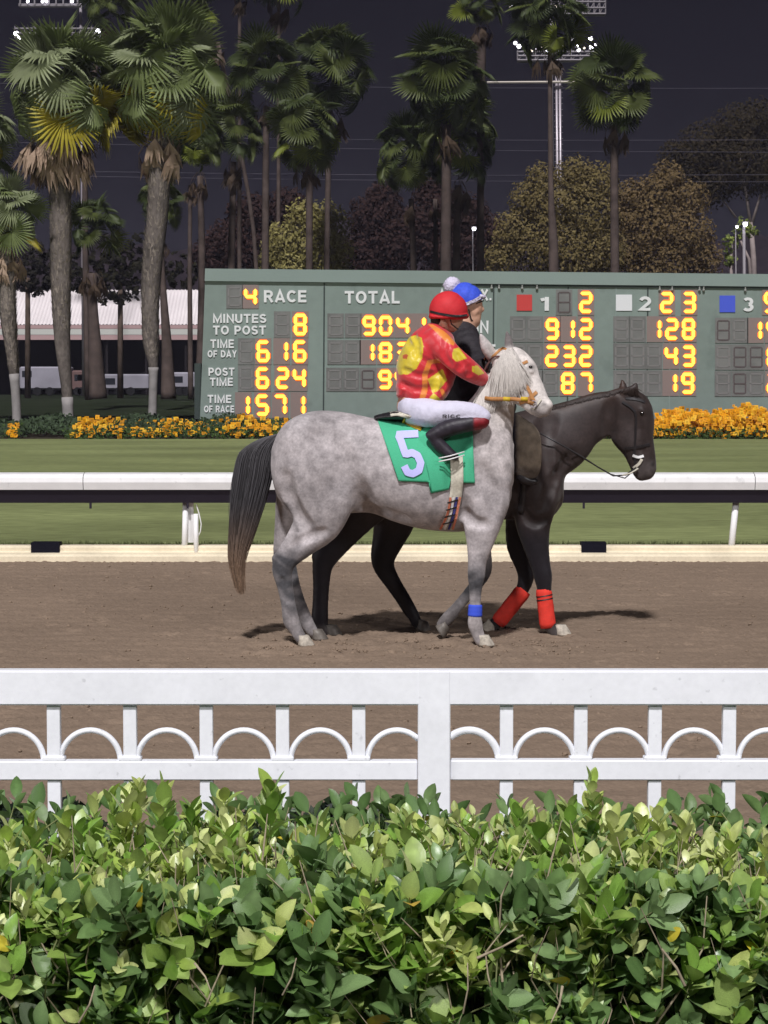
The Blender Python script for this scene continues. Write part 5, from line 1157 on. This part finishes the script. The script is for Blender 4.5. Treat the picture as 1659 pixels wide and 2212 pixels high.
d.chain([(1345, 915, 0, 32, .078), (1352, 940, 0, 32, .072), (1366, 975, 0, 20, .05), (1378, 1020, 0, 11, .036), (1384, 1030, 0, 8, .03)], .03)
d.chain([(1407, 1003, 0, 9, .048), (1408, 1012, 0, 9, .046)], .015); d.chain([(1384, 886, 0, 11, .09), (1388, 892, 0, 10, .085)], .02)
d.chain([(1352, 850, -.05, 12, .026), (1368, 842, -.055, 10, .024), (1374, 829, -.055, 3, .01)], .015); d.chain([(1342, 852, .04, 11, .026), (1346, 838, .05, 9, .024), (1344, 822, .055, 3, .01)], .015)
DNh = [(800, 1060, -.13, 60, .11), (778, 1105, -.14, 44, .09), (742, 1150, -.145, 35, .066), (710, 1190, -.145, 30, .054), (697, 1222, -.145, 22, .044), (694, 1262, -.145, 18, .036), (692, 1305, -.145, 17, .034), (691, 1335, -.145, 18, .036), (696, 1352, -.145, 13, .031), (706, 1366, -.145, 11.5, .032)]
DFh = [(850, 1075, .13, 58, .11), (852, 1120, .14, 46, .085), (840, 1162, .145, 35, .066), (828, 1200, .145, 27, .052), (830, 1226, .145, 22, .044), (848, 1258, .145, 17.5, .036), (870, 1292, .145, 15.5, .033), (884, 1316, .145, 14.5, .033), (893, 1330, .145, 12.5, .031), (900, 1345, .145, 11.5, .032)]
DNf = [(1156, 1080, -.13, 50, .10), (1152, 1130, -.14, 38, .078), (1158, 1178, -.14, 28, .058), (1168, 1222, -.14, 21, .046), (1173, 1246, -.14, 19.5, .044), (1176, 1275, -.14, 15, .034), (1180, 1320, -.14, 14.5, .033), (1184, 1344, -.14, 15, .034), (1192, 1358, -.14, 12.5, .031), (1200, 1369, -.14, 11, .03)]
DFf = [(1140, 1085, .12, 44, .085), (1126, 1130, .13, 34, .07), (1122, 1180, .13, 27, .056), (1132, 1225, .13, 18, .042), (1136, 1250, .13, 17, .04), (1124, 1282, .13, 13, .031), (1098, 1316, .13, 12.5, .03), (1080, 1338, .13, 14, .032), (1068, 1347, .13, 12, .03), (1058, 1351, .13, 11, .03)]
for L_, k in ((DNh, .03), (DFh, .02), (DNf, .03), (DFf, .02)): d.chain(L_, k)
d.chain([(682, 1202, -.145, 9, .02), (694, 1216, -.145, 13, .03)], .02)
d.groove([(1190, 900), (1180, 960), (1192, 1030)], .06, .016, .06); d.groove([(1240, 985), (1200, 1040), (1175, 1100)], .04, .010, .04); d.groove([(1325, 870), (1318, 910), (1322, 945)], .04, .012, .04)
d.groove([(1384, 905), (1388, 945), (1392, 985)], .025, .006, .03); d.groove([(1130, 1105), (1150, 1130), (1180, 1122)], .03, .010, .03)
def dcol(V, px, py):
    n = len(V); c = np.tile(np.array([.031, .021, .019]), (n, 1))
    c = mixc(c, (.055, .043, .043), .6*np.exp(-(((px-1230)/70.)**2+((py-930)/50.)**2))); c = mixc(c, (.066, .053, .053), .8*np.exp(-(((px-1360)/28.)**2+((py-945)/30.)**2)))  # neck highlight painted as a paler patch; cheek paler too
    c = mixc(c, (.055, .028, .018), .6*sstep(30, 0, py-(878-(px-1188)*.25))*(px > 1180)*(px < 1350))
    c = mixc(c, (.009, .008, .012), .9*sstep(1100, 1180, py)); c = mixc(c, (.058, .047, .047), .5*np.exp(-(((px-1175)/30.)**2+((py-1080)/25.)**2)))
    c = mixc(c, (.10, .085, .08), .6*sstep(1345, 1360, py)); c = mixc(c, (.09, .078, .076), .6*sstep(985, 1010, py)*(px > 1370)*(py < 1060))
    c = mixc(c, (.008, .006, .006), .9*np.exp(-(((px-1410)/5.)**2+((py-1003)/6.)**2))); return c
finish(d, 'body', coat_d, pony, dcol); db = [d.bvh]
for px, dy, pz, pit, mm in ((716, -.145, .004, 0, None), (1211, -.14, .004, 0, shoe_m)): hoof(pony, px, dy, DY, pz, m_=mm)
p = at(908, 1356, DY+.145); hoof(pony, 908, .145, DY, max(.004, p.z-.05), pitch=.25); p = at(1048, 1356, DY+.13); hoof(pony, 1046, .13, DY, max(.01, p.z-.05), pitch=.9, m_=shoe_m)
red_w = mat('red_bandage', (.66, .045, .03), .75, .2, n1=(30, .1), bump=(160, .3, .003))
wrap(pony, 'leg_bandage', red_w, d, (1174, 1272, -.14, 14.5, .034), (1184, 1356, -.14, 15, .036), 1.2); wrap(pony, 'leg_bandage', red_w, d, (1132, 1274, .13, 15, .035), (1074, 1347, .13, 14, .034), 1.25)
for py in (1285, 1293): wrap(pony, 'bandage_tape', blk, d, (1175.5+(py-1285)*.1, py, -.14, 14.6, .034), (1176+(py-1285)*.1, py+3, -.14, 14.6, .034), 1.24)
for dy in (-.078, .078):
    m = MB(); e = at(1387, 893, DY+dy); m.ball(tuple(e), (.017, .014, .016), 12, 8); m.build('eye', eye_m, pony, smooth=True)
# forelock and short mane along the crest
hr3 = np.random.RandomState(9); n = 520; P = np.zeros((n, 6, 3)); cc = []
for i in range(n):
    t = hr3.rand(); rx = 1372-185*t; ry = 836+4*math.sin(t*3)+40*t**1.6; L = hr3.uniform(5, 12)*(1 if t > .12 else 1.6); dx = hr3.uniform(-14, -2) if t > .14 else hr3.uniform(-6, 16); y0 = DY+hr3.randn()*.012
    for k in range(6):
        s = k/5; q = at(rx+dx*s, ry+(1+L*s), DY-.03); h = drape_pt(q.x, q.z, db, .006); y0 = min(y0, h.y) if h is not None else y0-.006; P[i, k] = (q.x, y0, q.z)
    cc.append(np.array([.030, .02, .017])*hr3.uniform(.7, 1.4))
V, F = strands(P, np.outer(np.ones(n), [.004, .0045, .004, .0035, .003, .001])); obj('mane', mesh('mane', V, F, np.repeat(np.array(cc), 18, 0)), hair_m, pony, smooth=True)
tail(pony, DY+.02, [(748, 952), (735, 965), (728, 1000), (726, 1050), (724, 1100), (728, 1150)], [6, 10, 14, 16, 14, 6], 260, .6, [(.02, .016, .016), (.03, .022, .02)], 18)
strap([(1345, 868), (1372, 890), (1374, 930), (1372, 980), (1376, 1010)], 5, db, DY-.1, .008).build('cheekpiece', blk, pony); strap([(1352, 860), (1375, 862), (1395, 868)], 5, db, DY-.1, .008).build('browband', blk, pony)
strap([(1350, 970), (1380, 966), (1406, 960)], 6, db, DY-.1, .008).build('noseband', blk, pony)
strap([(1368, 984), (1380, 988), (1392, 985)], 5.5, db, DY-.1, .016).build('bit_shank', rail_white, pony)
strap([(1370, 1012), (1382, 1002), (1388, 992)], 6, db, DY-.1, .012).build('curb_strap', cream, pony)
m = MB(); m.tube([at(1374, 1010, DY-.07), at(1352, 1026, DY-.09), at(1325, 1028, DY-.11), at(1290, 1008, DY-.13), at(1255, 985, DY-.15), at(1220, 965, DY-.17), at(1165, 935, DY-.2)], .006, 6); m.build('rein', blk, pony, smooth=True)
m = MB(); m.tube([at(1374, 1012, DY+.03), at(1350, 1033, DY+.02), at(1318, 1024, DY), at(1270, 996, DY-.03), at(1235, 975, DY-.12)], .005, 6); m.build('rein', blk, pony, smooth=True)
m = MB(); m.tube([at(1378, 1012, DY-.06), at(1362, 1022, DY-.08), at(1344, 1027, DY-.1)], .011, 6, flat=.6); m.build('rein_end', cream, pony, smooth=True)
# western saddle parts hanging on the near side
strap([(1050, 905), (1095, 935), (1128, 990), (1130, 1060), (1125, 1110)], 12, db, DY-.25, .012, thick=.01).build('girth', blk, pony, smooth=True)
sB = Clay((gx(960, DY), DY-.36, 1.2), (gx(1170, DY), DY+.36, 1.85), .011, DY)
sB.chain([(975, 905, 0, 20, .16), (1010, 912, 0, 14, .22), (1060, 908, 0, 16, .2), (1095, 886, 0, 18, .14), (1105, 868, 0, 8, .03)], .03)
sB.chain([(1020, 920, -.24, 40, .03), (1030, 950, -.27, 42, .02)], .04); sB.chain([(1020, 920, .24, 40, .03), (1030, 950, .27, 42, .02)], .04)
V, Q = sB.mesh(); obj('saddle', mesh('saddle', V, Q), blk, pony, smooth=True)

# ============================================================ RIDERS
skin = mat('skin', (.58, .34, .235), .5, .35, n1=(40, .08)); silk = mat('racing_silk', attr=True, rough=.42, spec=.4, n1=(30, .06), bump=(26, .3, .012), sheen=.3)
breech = mat('white_breeches', (.58, .57, .69), .7, .2, n1=(16, .06), bump=(11, .55, .03)); boot_m = mat('black_boot', attr=True, rough=.5, spec=.4, n1=(20, .35), bump=(22, .4, .008)); jacket_m = mat('black_jacket', (.026, .023, .027), .65, .25, n1=(20, .3), bump=(24, .5, .02))
helm_r = mat('red_helmet_silk', (.56, .028, .036), .62, .25, n1=(30, .06), bump=(40, .2, .008)); helm_b = mat('blue_helmet_silk', (.045, .09, .60), .62, .25, n1=(40, .16), bump=(40, .3, .008)); pomm = mat('lilac_pompom', (.62, .58, .72), .9, .1, bump=(60, .8, .02)); hair_b = mat('dark_hair', (.03, .02, .015), .7, .2)
def hand(clay, wrist, knuckle, tips, r, k=.006):
    """palm plus four fingers curled round what is held, and a thumb; all as pixel nodes"""
    clay.chain([wrist, knuckle], .01, 1)
    for i, (t1, t2) in enumerate(tips): clay.chain([(knuckle[0]+(i-1.5)*.6, knuckle[1]+(i-1.5)*3.0, knuckle[2]-.01+.004*i, r, r*DY/FPX*.9), t1, t2], k, 2)
# ---- jockey on the grey
JY = GY
jock = empty('person', (gx(930, JY), JY, 1.55), 'jockey in red and yellow silks and a red cap, crouched forward on the grey horse', 'person', 'riders on the two horses')
b = Clay((gx(840, JY), JY-.46, .98), (gx(1085, JY), JY+.46, 2.50), .0085, JY)
b.chain([(962, 668, 0, 30, .078), (972, 676, 0, 28, .075)], .02); b.chain([(985, 690, 0, 15, .045), (975, 700, 0, 18, .05)], .02)   # skull and jaw, face turned away ahead
b.chain([(998, 676, 0, 8, .03), (1003, 682, 0, 4, .012)], .01)
b.chain([(956, 690, 0, 16, .055), (948, 712, 0, 17, .06), (940, 735, 0, 22, .09)], .02)        # neck
b.chain([(936, 740, 0, 28, .14), (915, 790, 0, 34, .14), (900, 845, 0, 34, .14), (893, 880, 0, 36, .15)], .04)   # trunk
for s in (-1, 1):
    b.chain([(938, 738, s*.13, 17, .05), (975, 770, s*.20, 13, .042), (1003, 792, s*.20, 11, .036), (1030, 812, s*.13, 9.5, .032), (1046, 822, s*.07, 8, .026)], .02)
    b.chain([(895, 884, s*.10, 24, .09), (940, 893, s*.20, 19, .07), (985, 890, s*.255, 16, .06), (1040, 901, s*.28, 11, .042)], .02)
    b.chain([(1040, 906, s*.285, 11, .042), (1000, 917, s*.295, 11, .04), (965, 926, s*.30, 10, .034), (940, 940, s*.30, 9, .03)], .02)
    b.chain([(940, 940, s*.30, 9, .03), (952, 962, s*.30, 8, .03), (972, 978, s*.30, 6, .03)], .015)
    hw_ = (1046, 822, s*.07, 8, .026); b.chain([hw_, (1058, 830, s*.05, 8.5, .020)], .01, 1)
    for i in range(4): b.chain([(1056+i*2.2, 827+i*3.4, s*.045, 3.0, .009), (1064+i*1.6, 833+i*3.0, s*.025, 2.8, .0085), (1061+i*1.2, 838+i*3, s*.008, 2.5, .008)], .003, 2)
    b.chain([(1050, 822, s*.05, 3.4, .011), (1060, 823, s*.03, 3.2, .010), (1067, 827, s*.012, 2.8, .009)], .004, 2)
b.chain([(958, 697, -.066, 6, .012), (960, 704, -.062, 5, .01)], .004)   # ear
V, Q = b.mesh(); obj('body', mesh('body', V, Q), skin, jock, smooth=True)
s_ = Clay((gx(835, JY), JY-.40, 1.60), (gx(1075, JY), JY+.40, 2.25), .0052, JY)
s_.chain([(938, 722, 0, 26, .11), (922, 748, 0, 41, .19), (908, 785, 0, 49, .20), (904, 820, 0, 47, .19), (908, 850, 0, 42, .175)], .03)
s_.chain([(955, 738, 0, 27, .17), (956, 790, 0, 32, .15), (948, 835, 0, 26, .16), (935, 858, 0, 18, .165), (900, 850, 0, 30, .17)], .03)
s_.chain([(870, 840, 0, 16, .14), (866, 852, 0, 10, .12)], .02)
for s in (-1, 1): s_.chain([(944, 736, s*.14, 29, .075), (972, 766, s*.205, 25, .062), (1000, 790, s*.21, 24, .058), (1022, 806, s*.155, 21, .052), (1040, 818, s*.09, 16, .042)], .025)
RED, YEL, ORG = (.56, .024, .034), (.60, .47, .025), (.70, .22, .03)
def scol(V, px, py):
    c = np.tile(np.array(RED), (len(V), 1)); near = V[:, 1] < JY+.06
    def q(u, v): return ((1200+u/3.072)/1.507, (880+v/3.072)/1.507)
    Z = lambda pts: [q(*p) for p in pts]
    sets = [([(395, 665), (470, 650), (530, 675), (550, 760), (535, 880), (480, 980), (400, 1040), (300, 1040), (250, 900), (300, 760)], YEL), ([(845, 790), (900, 770), (985, 880), (880, 915), (835, 880)], YEL), ([(1035, 960), (1090, 950), (1160, 1030), (1100, 1050), (1030, 1010)], YEL), ([(740, 985), (785, 1100), (700, 1200), (640, 1230), (590, 1090)], YEL), ([(650, 1225), (745, 1320), (700, 1370), (540, 1360)], YEL), ([(590, 535), (650, 545), (760, 612), (870, 712), (850, 752), (790, 728), (700, 648)], ORG), ([(590, 900), (700, 885), (720, 925), (630, 935), (590, 1050), (590, 1200), (550, 1330), (495, 1320), (535, 1180), (535, 1040)], ORG), ([(710, 1190), (740, 1180), (800, 1290), (750, 1300)], ORG)]
    for poly, cc in sets: k = inpoly(px, py, Z(poly)) & near; c[k] = cc
    k = inpoly(px, py, Z([(340, 850), (375, 835), (395, 850), (380, 890), (340, 880)])) & near; c[k] = (.45, .08, .02)
    return c
for pts in ([(880, 735), (905, 770), (940, 790)], [(872, 800), (905, 812), (945, 808)], [(868, 830), (900, 842), (940, 838)], [(962, 735), (958, 765), (970, 790)], [(950, 800), (962, 825), (955, 850)], [(985, 762), (995, 780), (990, 800)], [(1005, 785), (1016, 800), (1012, 815)], [(890, 715), (900, 745), (895, 770)]): s_.groove(pts, .022, .0035, .02)
V, Q = s_.mesh(); px, py = topx(V); obj('silks', mesh('silks', V, Q, scol(V, px, py)), silk, jock, smooth=True)
t_ = Clay((gx(835, JY), JY-.46, 1.25), (gx(1085, JY), JY+.46, 1.95), .008, JY)
t_.chain([(900, 872, 0, 30, .160), (894, 880, 0, 36, .175), (893, 890, 0, 32, .165)], .02)
for s in (-1, 1): t_.chain([(900, 887, s*.09, 34, .12), (940, 894, s*.20, 29, .09), (985, 889, s*.255, 23, .075), (1025, 892, s*.28, 20, .062), (1046, 899, s*.285, 14, .052)], .02); t_.chain([(1040, 903, s*.285, 15, .054), (1000, 912, s*.29, 14, .05)], .02)
V, Q = t_.mesh(); obj('breeches', mesh('breeches', V, Q), breech, jock, smooth=True); tb = t_.bvh
def bcol(V, px, py): c = np.tile(np.array((.022, .018, .026)), (len(V), 1)); return mixc(c, (.20, .008, .015), sstep(1020, 1027, px)*(py < 960))
for s in (-1, 1):
    bo = Clay((gx(880, JY), JY-.46, 1.1), (gx(1085, JY), JY+.46, 1.75), .008, JY)
    bo.chain([(1041, 910, s*.29, 16.5, .060), (1003, 917, s*.30, 17.5, .062), (967, 926, s*.30, 18, .056), (938, 939, s*.30, 14, .046)], .012); bo.chain([(934, 940, s*.30, 11.5, .042), (950, 962, s*.30, 14, .043), (970, 979, s*.30, 12, .045), (984, 987, s*.30, 8, .04)], .015)
    bo.chain([(926, 939, s*.30, 7, .034), (938, 956, s*.30, 7, .034)], .01)
    V, Q = bo.mesh(); px, py = topx(V); obj('boot', mesh('boot', V, Q, bcol(V, px, py)), boot_m, jock, smooth=True)
m = MB()
for dy in (0, 8): m.tube([at(948, 990+dy*.9, JY-.35), at(972, 985+dy*.9, JY-.36), at(1003, 976+dy*.9, JY-.33)], .005, 6)
m.build('stirrup', rail_white, jock, smooth=True)
he = Clay((gx(915, JY), JY-.16, 2.15), (gx(1025, JY), JY+.16, 2.55), .0065, JY)
he.chain([(968, 668, 0, 39, .118), (971, 670, 0, 38, .115)], .02); he.chain([(968, 674, 0, 40, .12)], .02, 1)
he.chain([(968, 716, 0, 34, .2), (970, 730, 0, 34, .2)], .02, 1, cut=True)
he.chain([(930, 684, 0, 4, .09), (965, 687, 0, 5, .122), (1008, 683, 0, 5, .09)], .012)
V, Q = he.mesh(); V[:, 2] = np.maximum(V[:, 2], at(968, 689, JY).z); hl = obj('helmet', mesh('helmet', V, Q), helm_r, jock, smooth=True)
strap([(929, 672), (950, 678), (985, 683), (1010, 680)], 5, [he.bvh], JY-.1, .006, thick=.004).build('goggle_band', blk, jock); strap([(928, 680), (950, 686), (985, 689), (1010, 686)], 3.5, [he.bvh], JY-.1, .007, thick=.004).build('helmet_trim', ylw if False else helm_r, jock)
m = MB(); m.tube([at(972, 688, JY-.085), at(975, 700, JY-.075), at(990, 712, JY-.05)], .005, 5, flat=.6); m.build('chin_strap', blk, jock)
hm = Clay((gx(925, JY), JY-.1, 2.1), (gx(985, JY), JY+.1, 2.35), .0075, JY); hm.chain([(944, 692, 0, 14, .068), (946, 702, 0, 11, .055)], .02); V, Q = hm.mesh(); obj('hair', mesh('hair', V, Q), hair_b, jock, smooth=True)
lt = lettering('RICC', 0, 0, 10, 5, 5, jock, blk, bold=-.08); ltx = [tuple(v.co) for v in lt.data.vertices]
xs_ = [v[0] for v in ltx]; zs_ = [v[2] for v in ltx]; x0, x1, z0_, z1_ = min(xs_), max(xs_), min(zs_), max(zs_)
for v, q in zip(lt.data.vertices, ltx):
    a = at(956+38*(q[0]-x0)/(x1-x0), 903-8*(q[2]-z0_)/(z1_-z0_), JY-.3); h = drape_pt(a.x, a.z, [tb], .003+.001*(q[1] < 4.99)) or Vector((a.x, JY-.3, a.z)); v.co = h
# ---- pony rider
RY_ = DY
rid = empty('person', (gx(1035, RY_), RY_, 1.5), 'rider in a blue helmet with white pompom and black jacket, on the dark horse', 'person', 'riders on the two horses')
hd_ = lambda s: -.63 if s < 0 else .12
r_ = Clay((gx(930, RY_), RY_-.80, .95), (gx(1215, RY_), RY_+.46, 2.6), .0085, RY_)
r_.chain([(1004, 655, 0, 31, .080), (1012, 660, 0, 29, .078)], .02)                                   # skull
r_.chain([(1024, 668, 0, 17, .056), (1022, 690, 0, 14, .046), (1020, 700, 0, 10, .034)], .02)         # face, jaw
r_.chain([(1020, 690, 0, 17, .055), (1005, 690, 0, 18, .056)], .02)
r_.chain([(1036, 656, 0, 6, .045), (1035, 652, 0, 6, .04)], .01)                                      # brow
r_.chain([(1037, 660, 0, 4, .012), (1042, 668, 0, 4, .014), (1039, 671, 0, 4, .018)], .006)      # nose
r_.chain([(1036, 680, 0, 4, .022), (1035, 681, 0, 4, .022)], .004); r_.chain([(1034.5, 686, 0, 4, .02), (1034, 687, 0, 4, .02)], .004)   # lips
r_.chain([(1031, 697, 0, 6, .022), (1028, 700, 0, 6, .024)], .01)                                     # chin
r_.chain([(1028, 672, -.045, 6, .018), (1024, 676, -.05, 6, .016)], .015)                             # cheekbone
r_.chain([(1002, 700, 0, 17, .055), (1000, 725, 0, 19, .06)], .02); r_.chain([(1000, 735, 0, 34, .15), (1000, 800, 0, 40, .14), (1020, 880, 0, 44, .16)], .04)
for s in (-1, 1):
    r_.chain([(1003, 740, s*.15, 19, .055), (1024, 776, -.32 if s < 0 else .2, 15, .045), (1038, 796, -.48 if s < 0 else .16, 12, .038), (1048, 790, -.57 if s < 0 else .12, 9, .03)], .02)
    r_.chain([(1025, 890, s*.12, 32, .1), (1090, 915, s*.27, 26, .08), (1138, 935, s*.31, 20, .06)], .03); r_.chain([(1138, 940, s*.31, 18, .05), (1138, 985, s*.33, 15, .045), (1130, 1020, s*.33, 9, .03), (1142, 1036, s*.33, 6, .03)], .02)
    for i in range(4): r_.chain([(1052+i, 778+i*5.2, hd_(s)-.01, 3.2, .010), (1062-i*.6, 782+i*5, hd_(s)-.02, 3.0, .009), (1060-i, 788+i*4.6, hd_(s)-.03, 2.8, .009)], .003, 2)
    r_.chain([(1048, 775, hd_(s), 3.6, .012), (1059, 773, hd_(s)-.015, 3.0, .011)], .004, 2)
V, Q = r_.mesh(); obj('body', mesh('body', V, Q), skin, rid, smooth=True)
for dy in (-.035,): m = MB(); m.ball(tuple(at(1036.5, 661, RY_+dy)), (.010, .008, .007), 8, 6); m.build('eye', eye_m, rid, smooth=True); m = MB(); m.tube([at(1030, 655.5, RY_-.05), at(1039, 655, RY_-.035)], .004, 5); m.build('eyebrow', hair_b, rid)
jk = Clay((gx(930, RY_), RY_-.80, 1.35), (gx(1110, RY_), RY_+.46, 2.35), .0085, RY_)
jk.chain([(1003, 716, 0, 24, .085), (996, 738, 0, 42, .18), (992, 790, 0, 50, .20), (1000, 850, 0, 52, .19), (1010, 890, 0, 46, .18)], .03)
for s in (-1, 1): jk.chain([(1008, 738, s*.17, 29, .075), (1028, 776, -.34 if s < 0 else .22, 25, .06), (1036, 794, -.50 if s < 0 else .18, 20, .052), (1044, 790, -.57 if s < 0 else .14, 16, .042)], .02)
V, Q = jk.mesh(); obj('jacket', mesh('jacket', V, Q), jacket_m, rid, smooth=True)
for s in (-1, 1):
    gl = Clay((gx(1035, RY_), RY_-.80, 1.72), (gx(1105, RY_), RY_+.3, 2.08), .007, RY_); q = hd_(s)
    gl.chain([(1040, 792, q+.03, 15, .036), (1053, 787, q, 15, .030)], .01)
    for i in range(4): gl.chain([(1052+i*1.0, 777+i*5.4, q-.01, 5, .014), (1063-i*.6, 781+i*5.2, q-.02, 4.6, .013), (1061-i, 788+i*4.6, q-.035, 4.4, .012)], .004, 2)
    gl.chain([(1048, 774, q, 5, .015), (1060, 772, q-.015, 4.4, .014)], .004, 2)
    V, Q = gl.mesh(); obj('glove', mesh('glove', V, Q), blk, rid, smooth=True)
ch_m = mat('dusty_chaps', attr=True, rough=.85, spec=.15, n1=(14, .35, 5), bump=(30, .6, .015))
cp = Clay((gx(1000, RY_), RY_-.46, .98), (gx(1215, RY_), RY_+.46, 1.75), .0085, RY_)
for s in (-1, 1):
    cp.chain([(1025, 890, s*.12, 38, .115), (1085, 915, s*.27, 34, .09), (1130, 938, s*.31, 30, .07)], .03); cp.chain([(1138, 948, s*.315, 30, .068), (1139, 980, s*.335, 31, .062), (1138, 1004, s*.335, 30, .058), (1138, 1010, s*.335, 29, .04)], .02)
def ccol(V, px, py): c = np.tile(np.array((.27, .225, .175)), (len(V), 1)); c = mixc(c, (.02, .018, .03), sstep(1122, 1110, px)); return mixc(c, (.05, .04, .04), .7*sstep(1000, 1018, py))
V, Q = cp.mesh(); px, py = topx(V); obj('chaps', mesh('chaps', V, Q, ccol(V, px, py)), ch_m, rid, smooth=True)
for s in (-1, 1):
    bt = Clay((gx(1090, RY_), RY_-.46, .9), (gx(1200, RY_), RY_+.46, 1.3), .0085, RY_); bt.chain([(1130, 1010, s*.33, 14, .04), (1128, 1030, s*.33, 13, .040), (1140, 1038, s*.33, 10, .038), (1156, 1040, s*.33, 7, .034)], .02)
    V, Q = bt.mesh(); obj('boot', mesh('boot', V, Q), blk, rid, smooth=True)
he = Clay((gx(955, RY_), RY_-.17, 2.15), (gx(1065, RY_), RY_+.17, 2.6), .0065, RY_)
he.chain([(1004, 645, 0, 35, .115), (1010, 647, 0, 33, .112)], .02); he.chain([(1012, 694, 0, 38, .2), (1000, 706, 0, 36, .2)], .02, 1, cut=True)
V, Q = he.mesh(); zc = at(1004, 657, RY_).z+(V[:, 0]-gx(1004, RY_))*.28; V[:, 2] = np.maximum(V[:, 2], zc); obj('helmet', mesh('helmet', V, Q), helm_b, rid, smooth=True)
m = MB(); m.tube([at(1030, 655, RY_-.08), at(1040, 651, RY_-.04), at(1043, 650, RY_), at(1040, 651, RY_+.04)], [.006, .009, .010, .009], 6, flat=.5); m.build('helmet_peak', blk, rid, smooth=True)
strap([(986, 663), (1006, 657), (1026, 649), (1040, 640)], 7, [he.bvh], RY_-.1, .008, thick=.006).build('goggle_band', pomm, rid)
m = MB(); m.tube([at(1036, 640, RY_-.06), at(1044, 641, RY_-.02), at(1044, 641, RY_+.02)], .022, 8, flat=.7); m.build('goggles', pomm, rid, smooth=True)
m = MB(); m.ball(tuple(at(976, 617, RY_)), .062, 16, 10); o = m.build('pompom', pomm, rid, smooth=True)
for v in o.data.vertices: v.co = Vector(at(976, 617, RY_))+(v.co-Vector(at(976, 617, RY_)))*random.uniform(.88, 1.12)
m = MB(); m.tube([at(1012, 668, RY_-.08), at(1018, 690, RY_-.065), at(1030, 704, RY_-.02)], .005, 5, flat=.6); m.build('chin_strap', blk, rid)
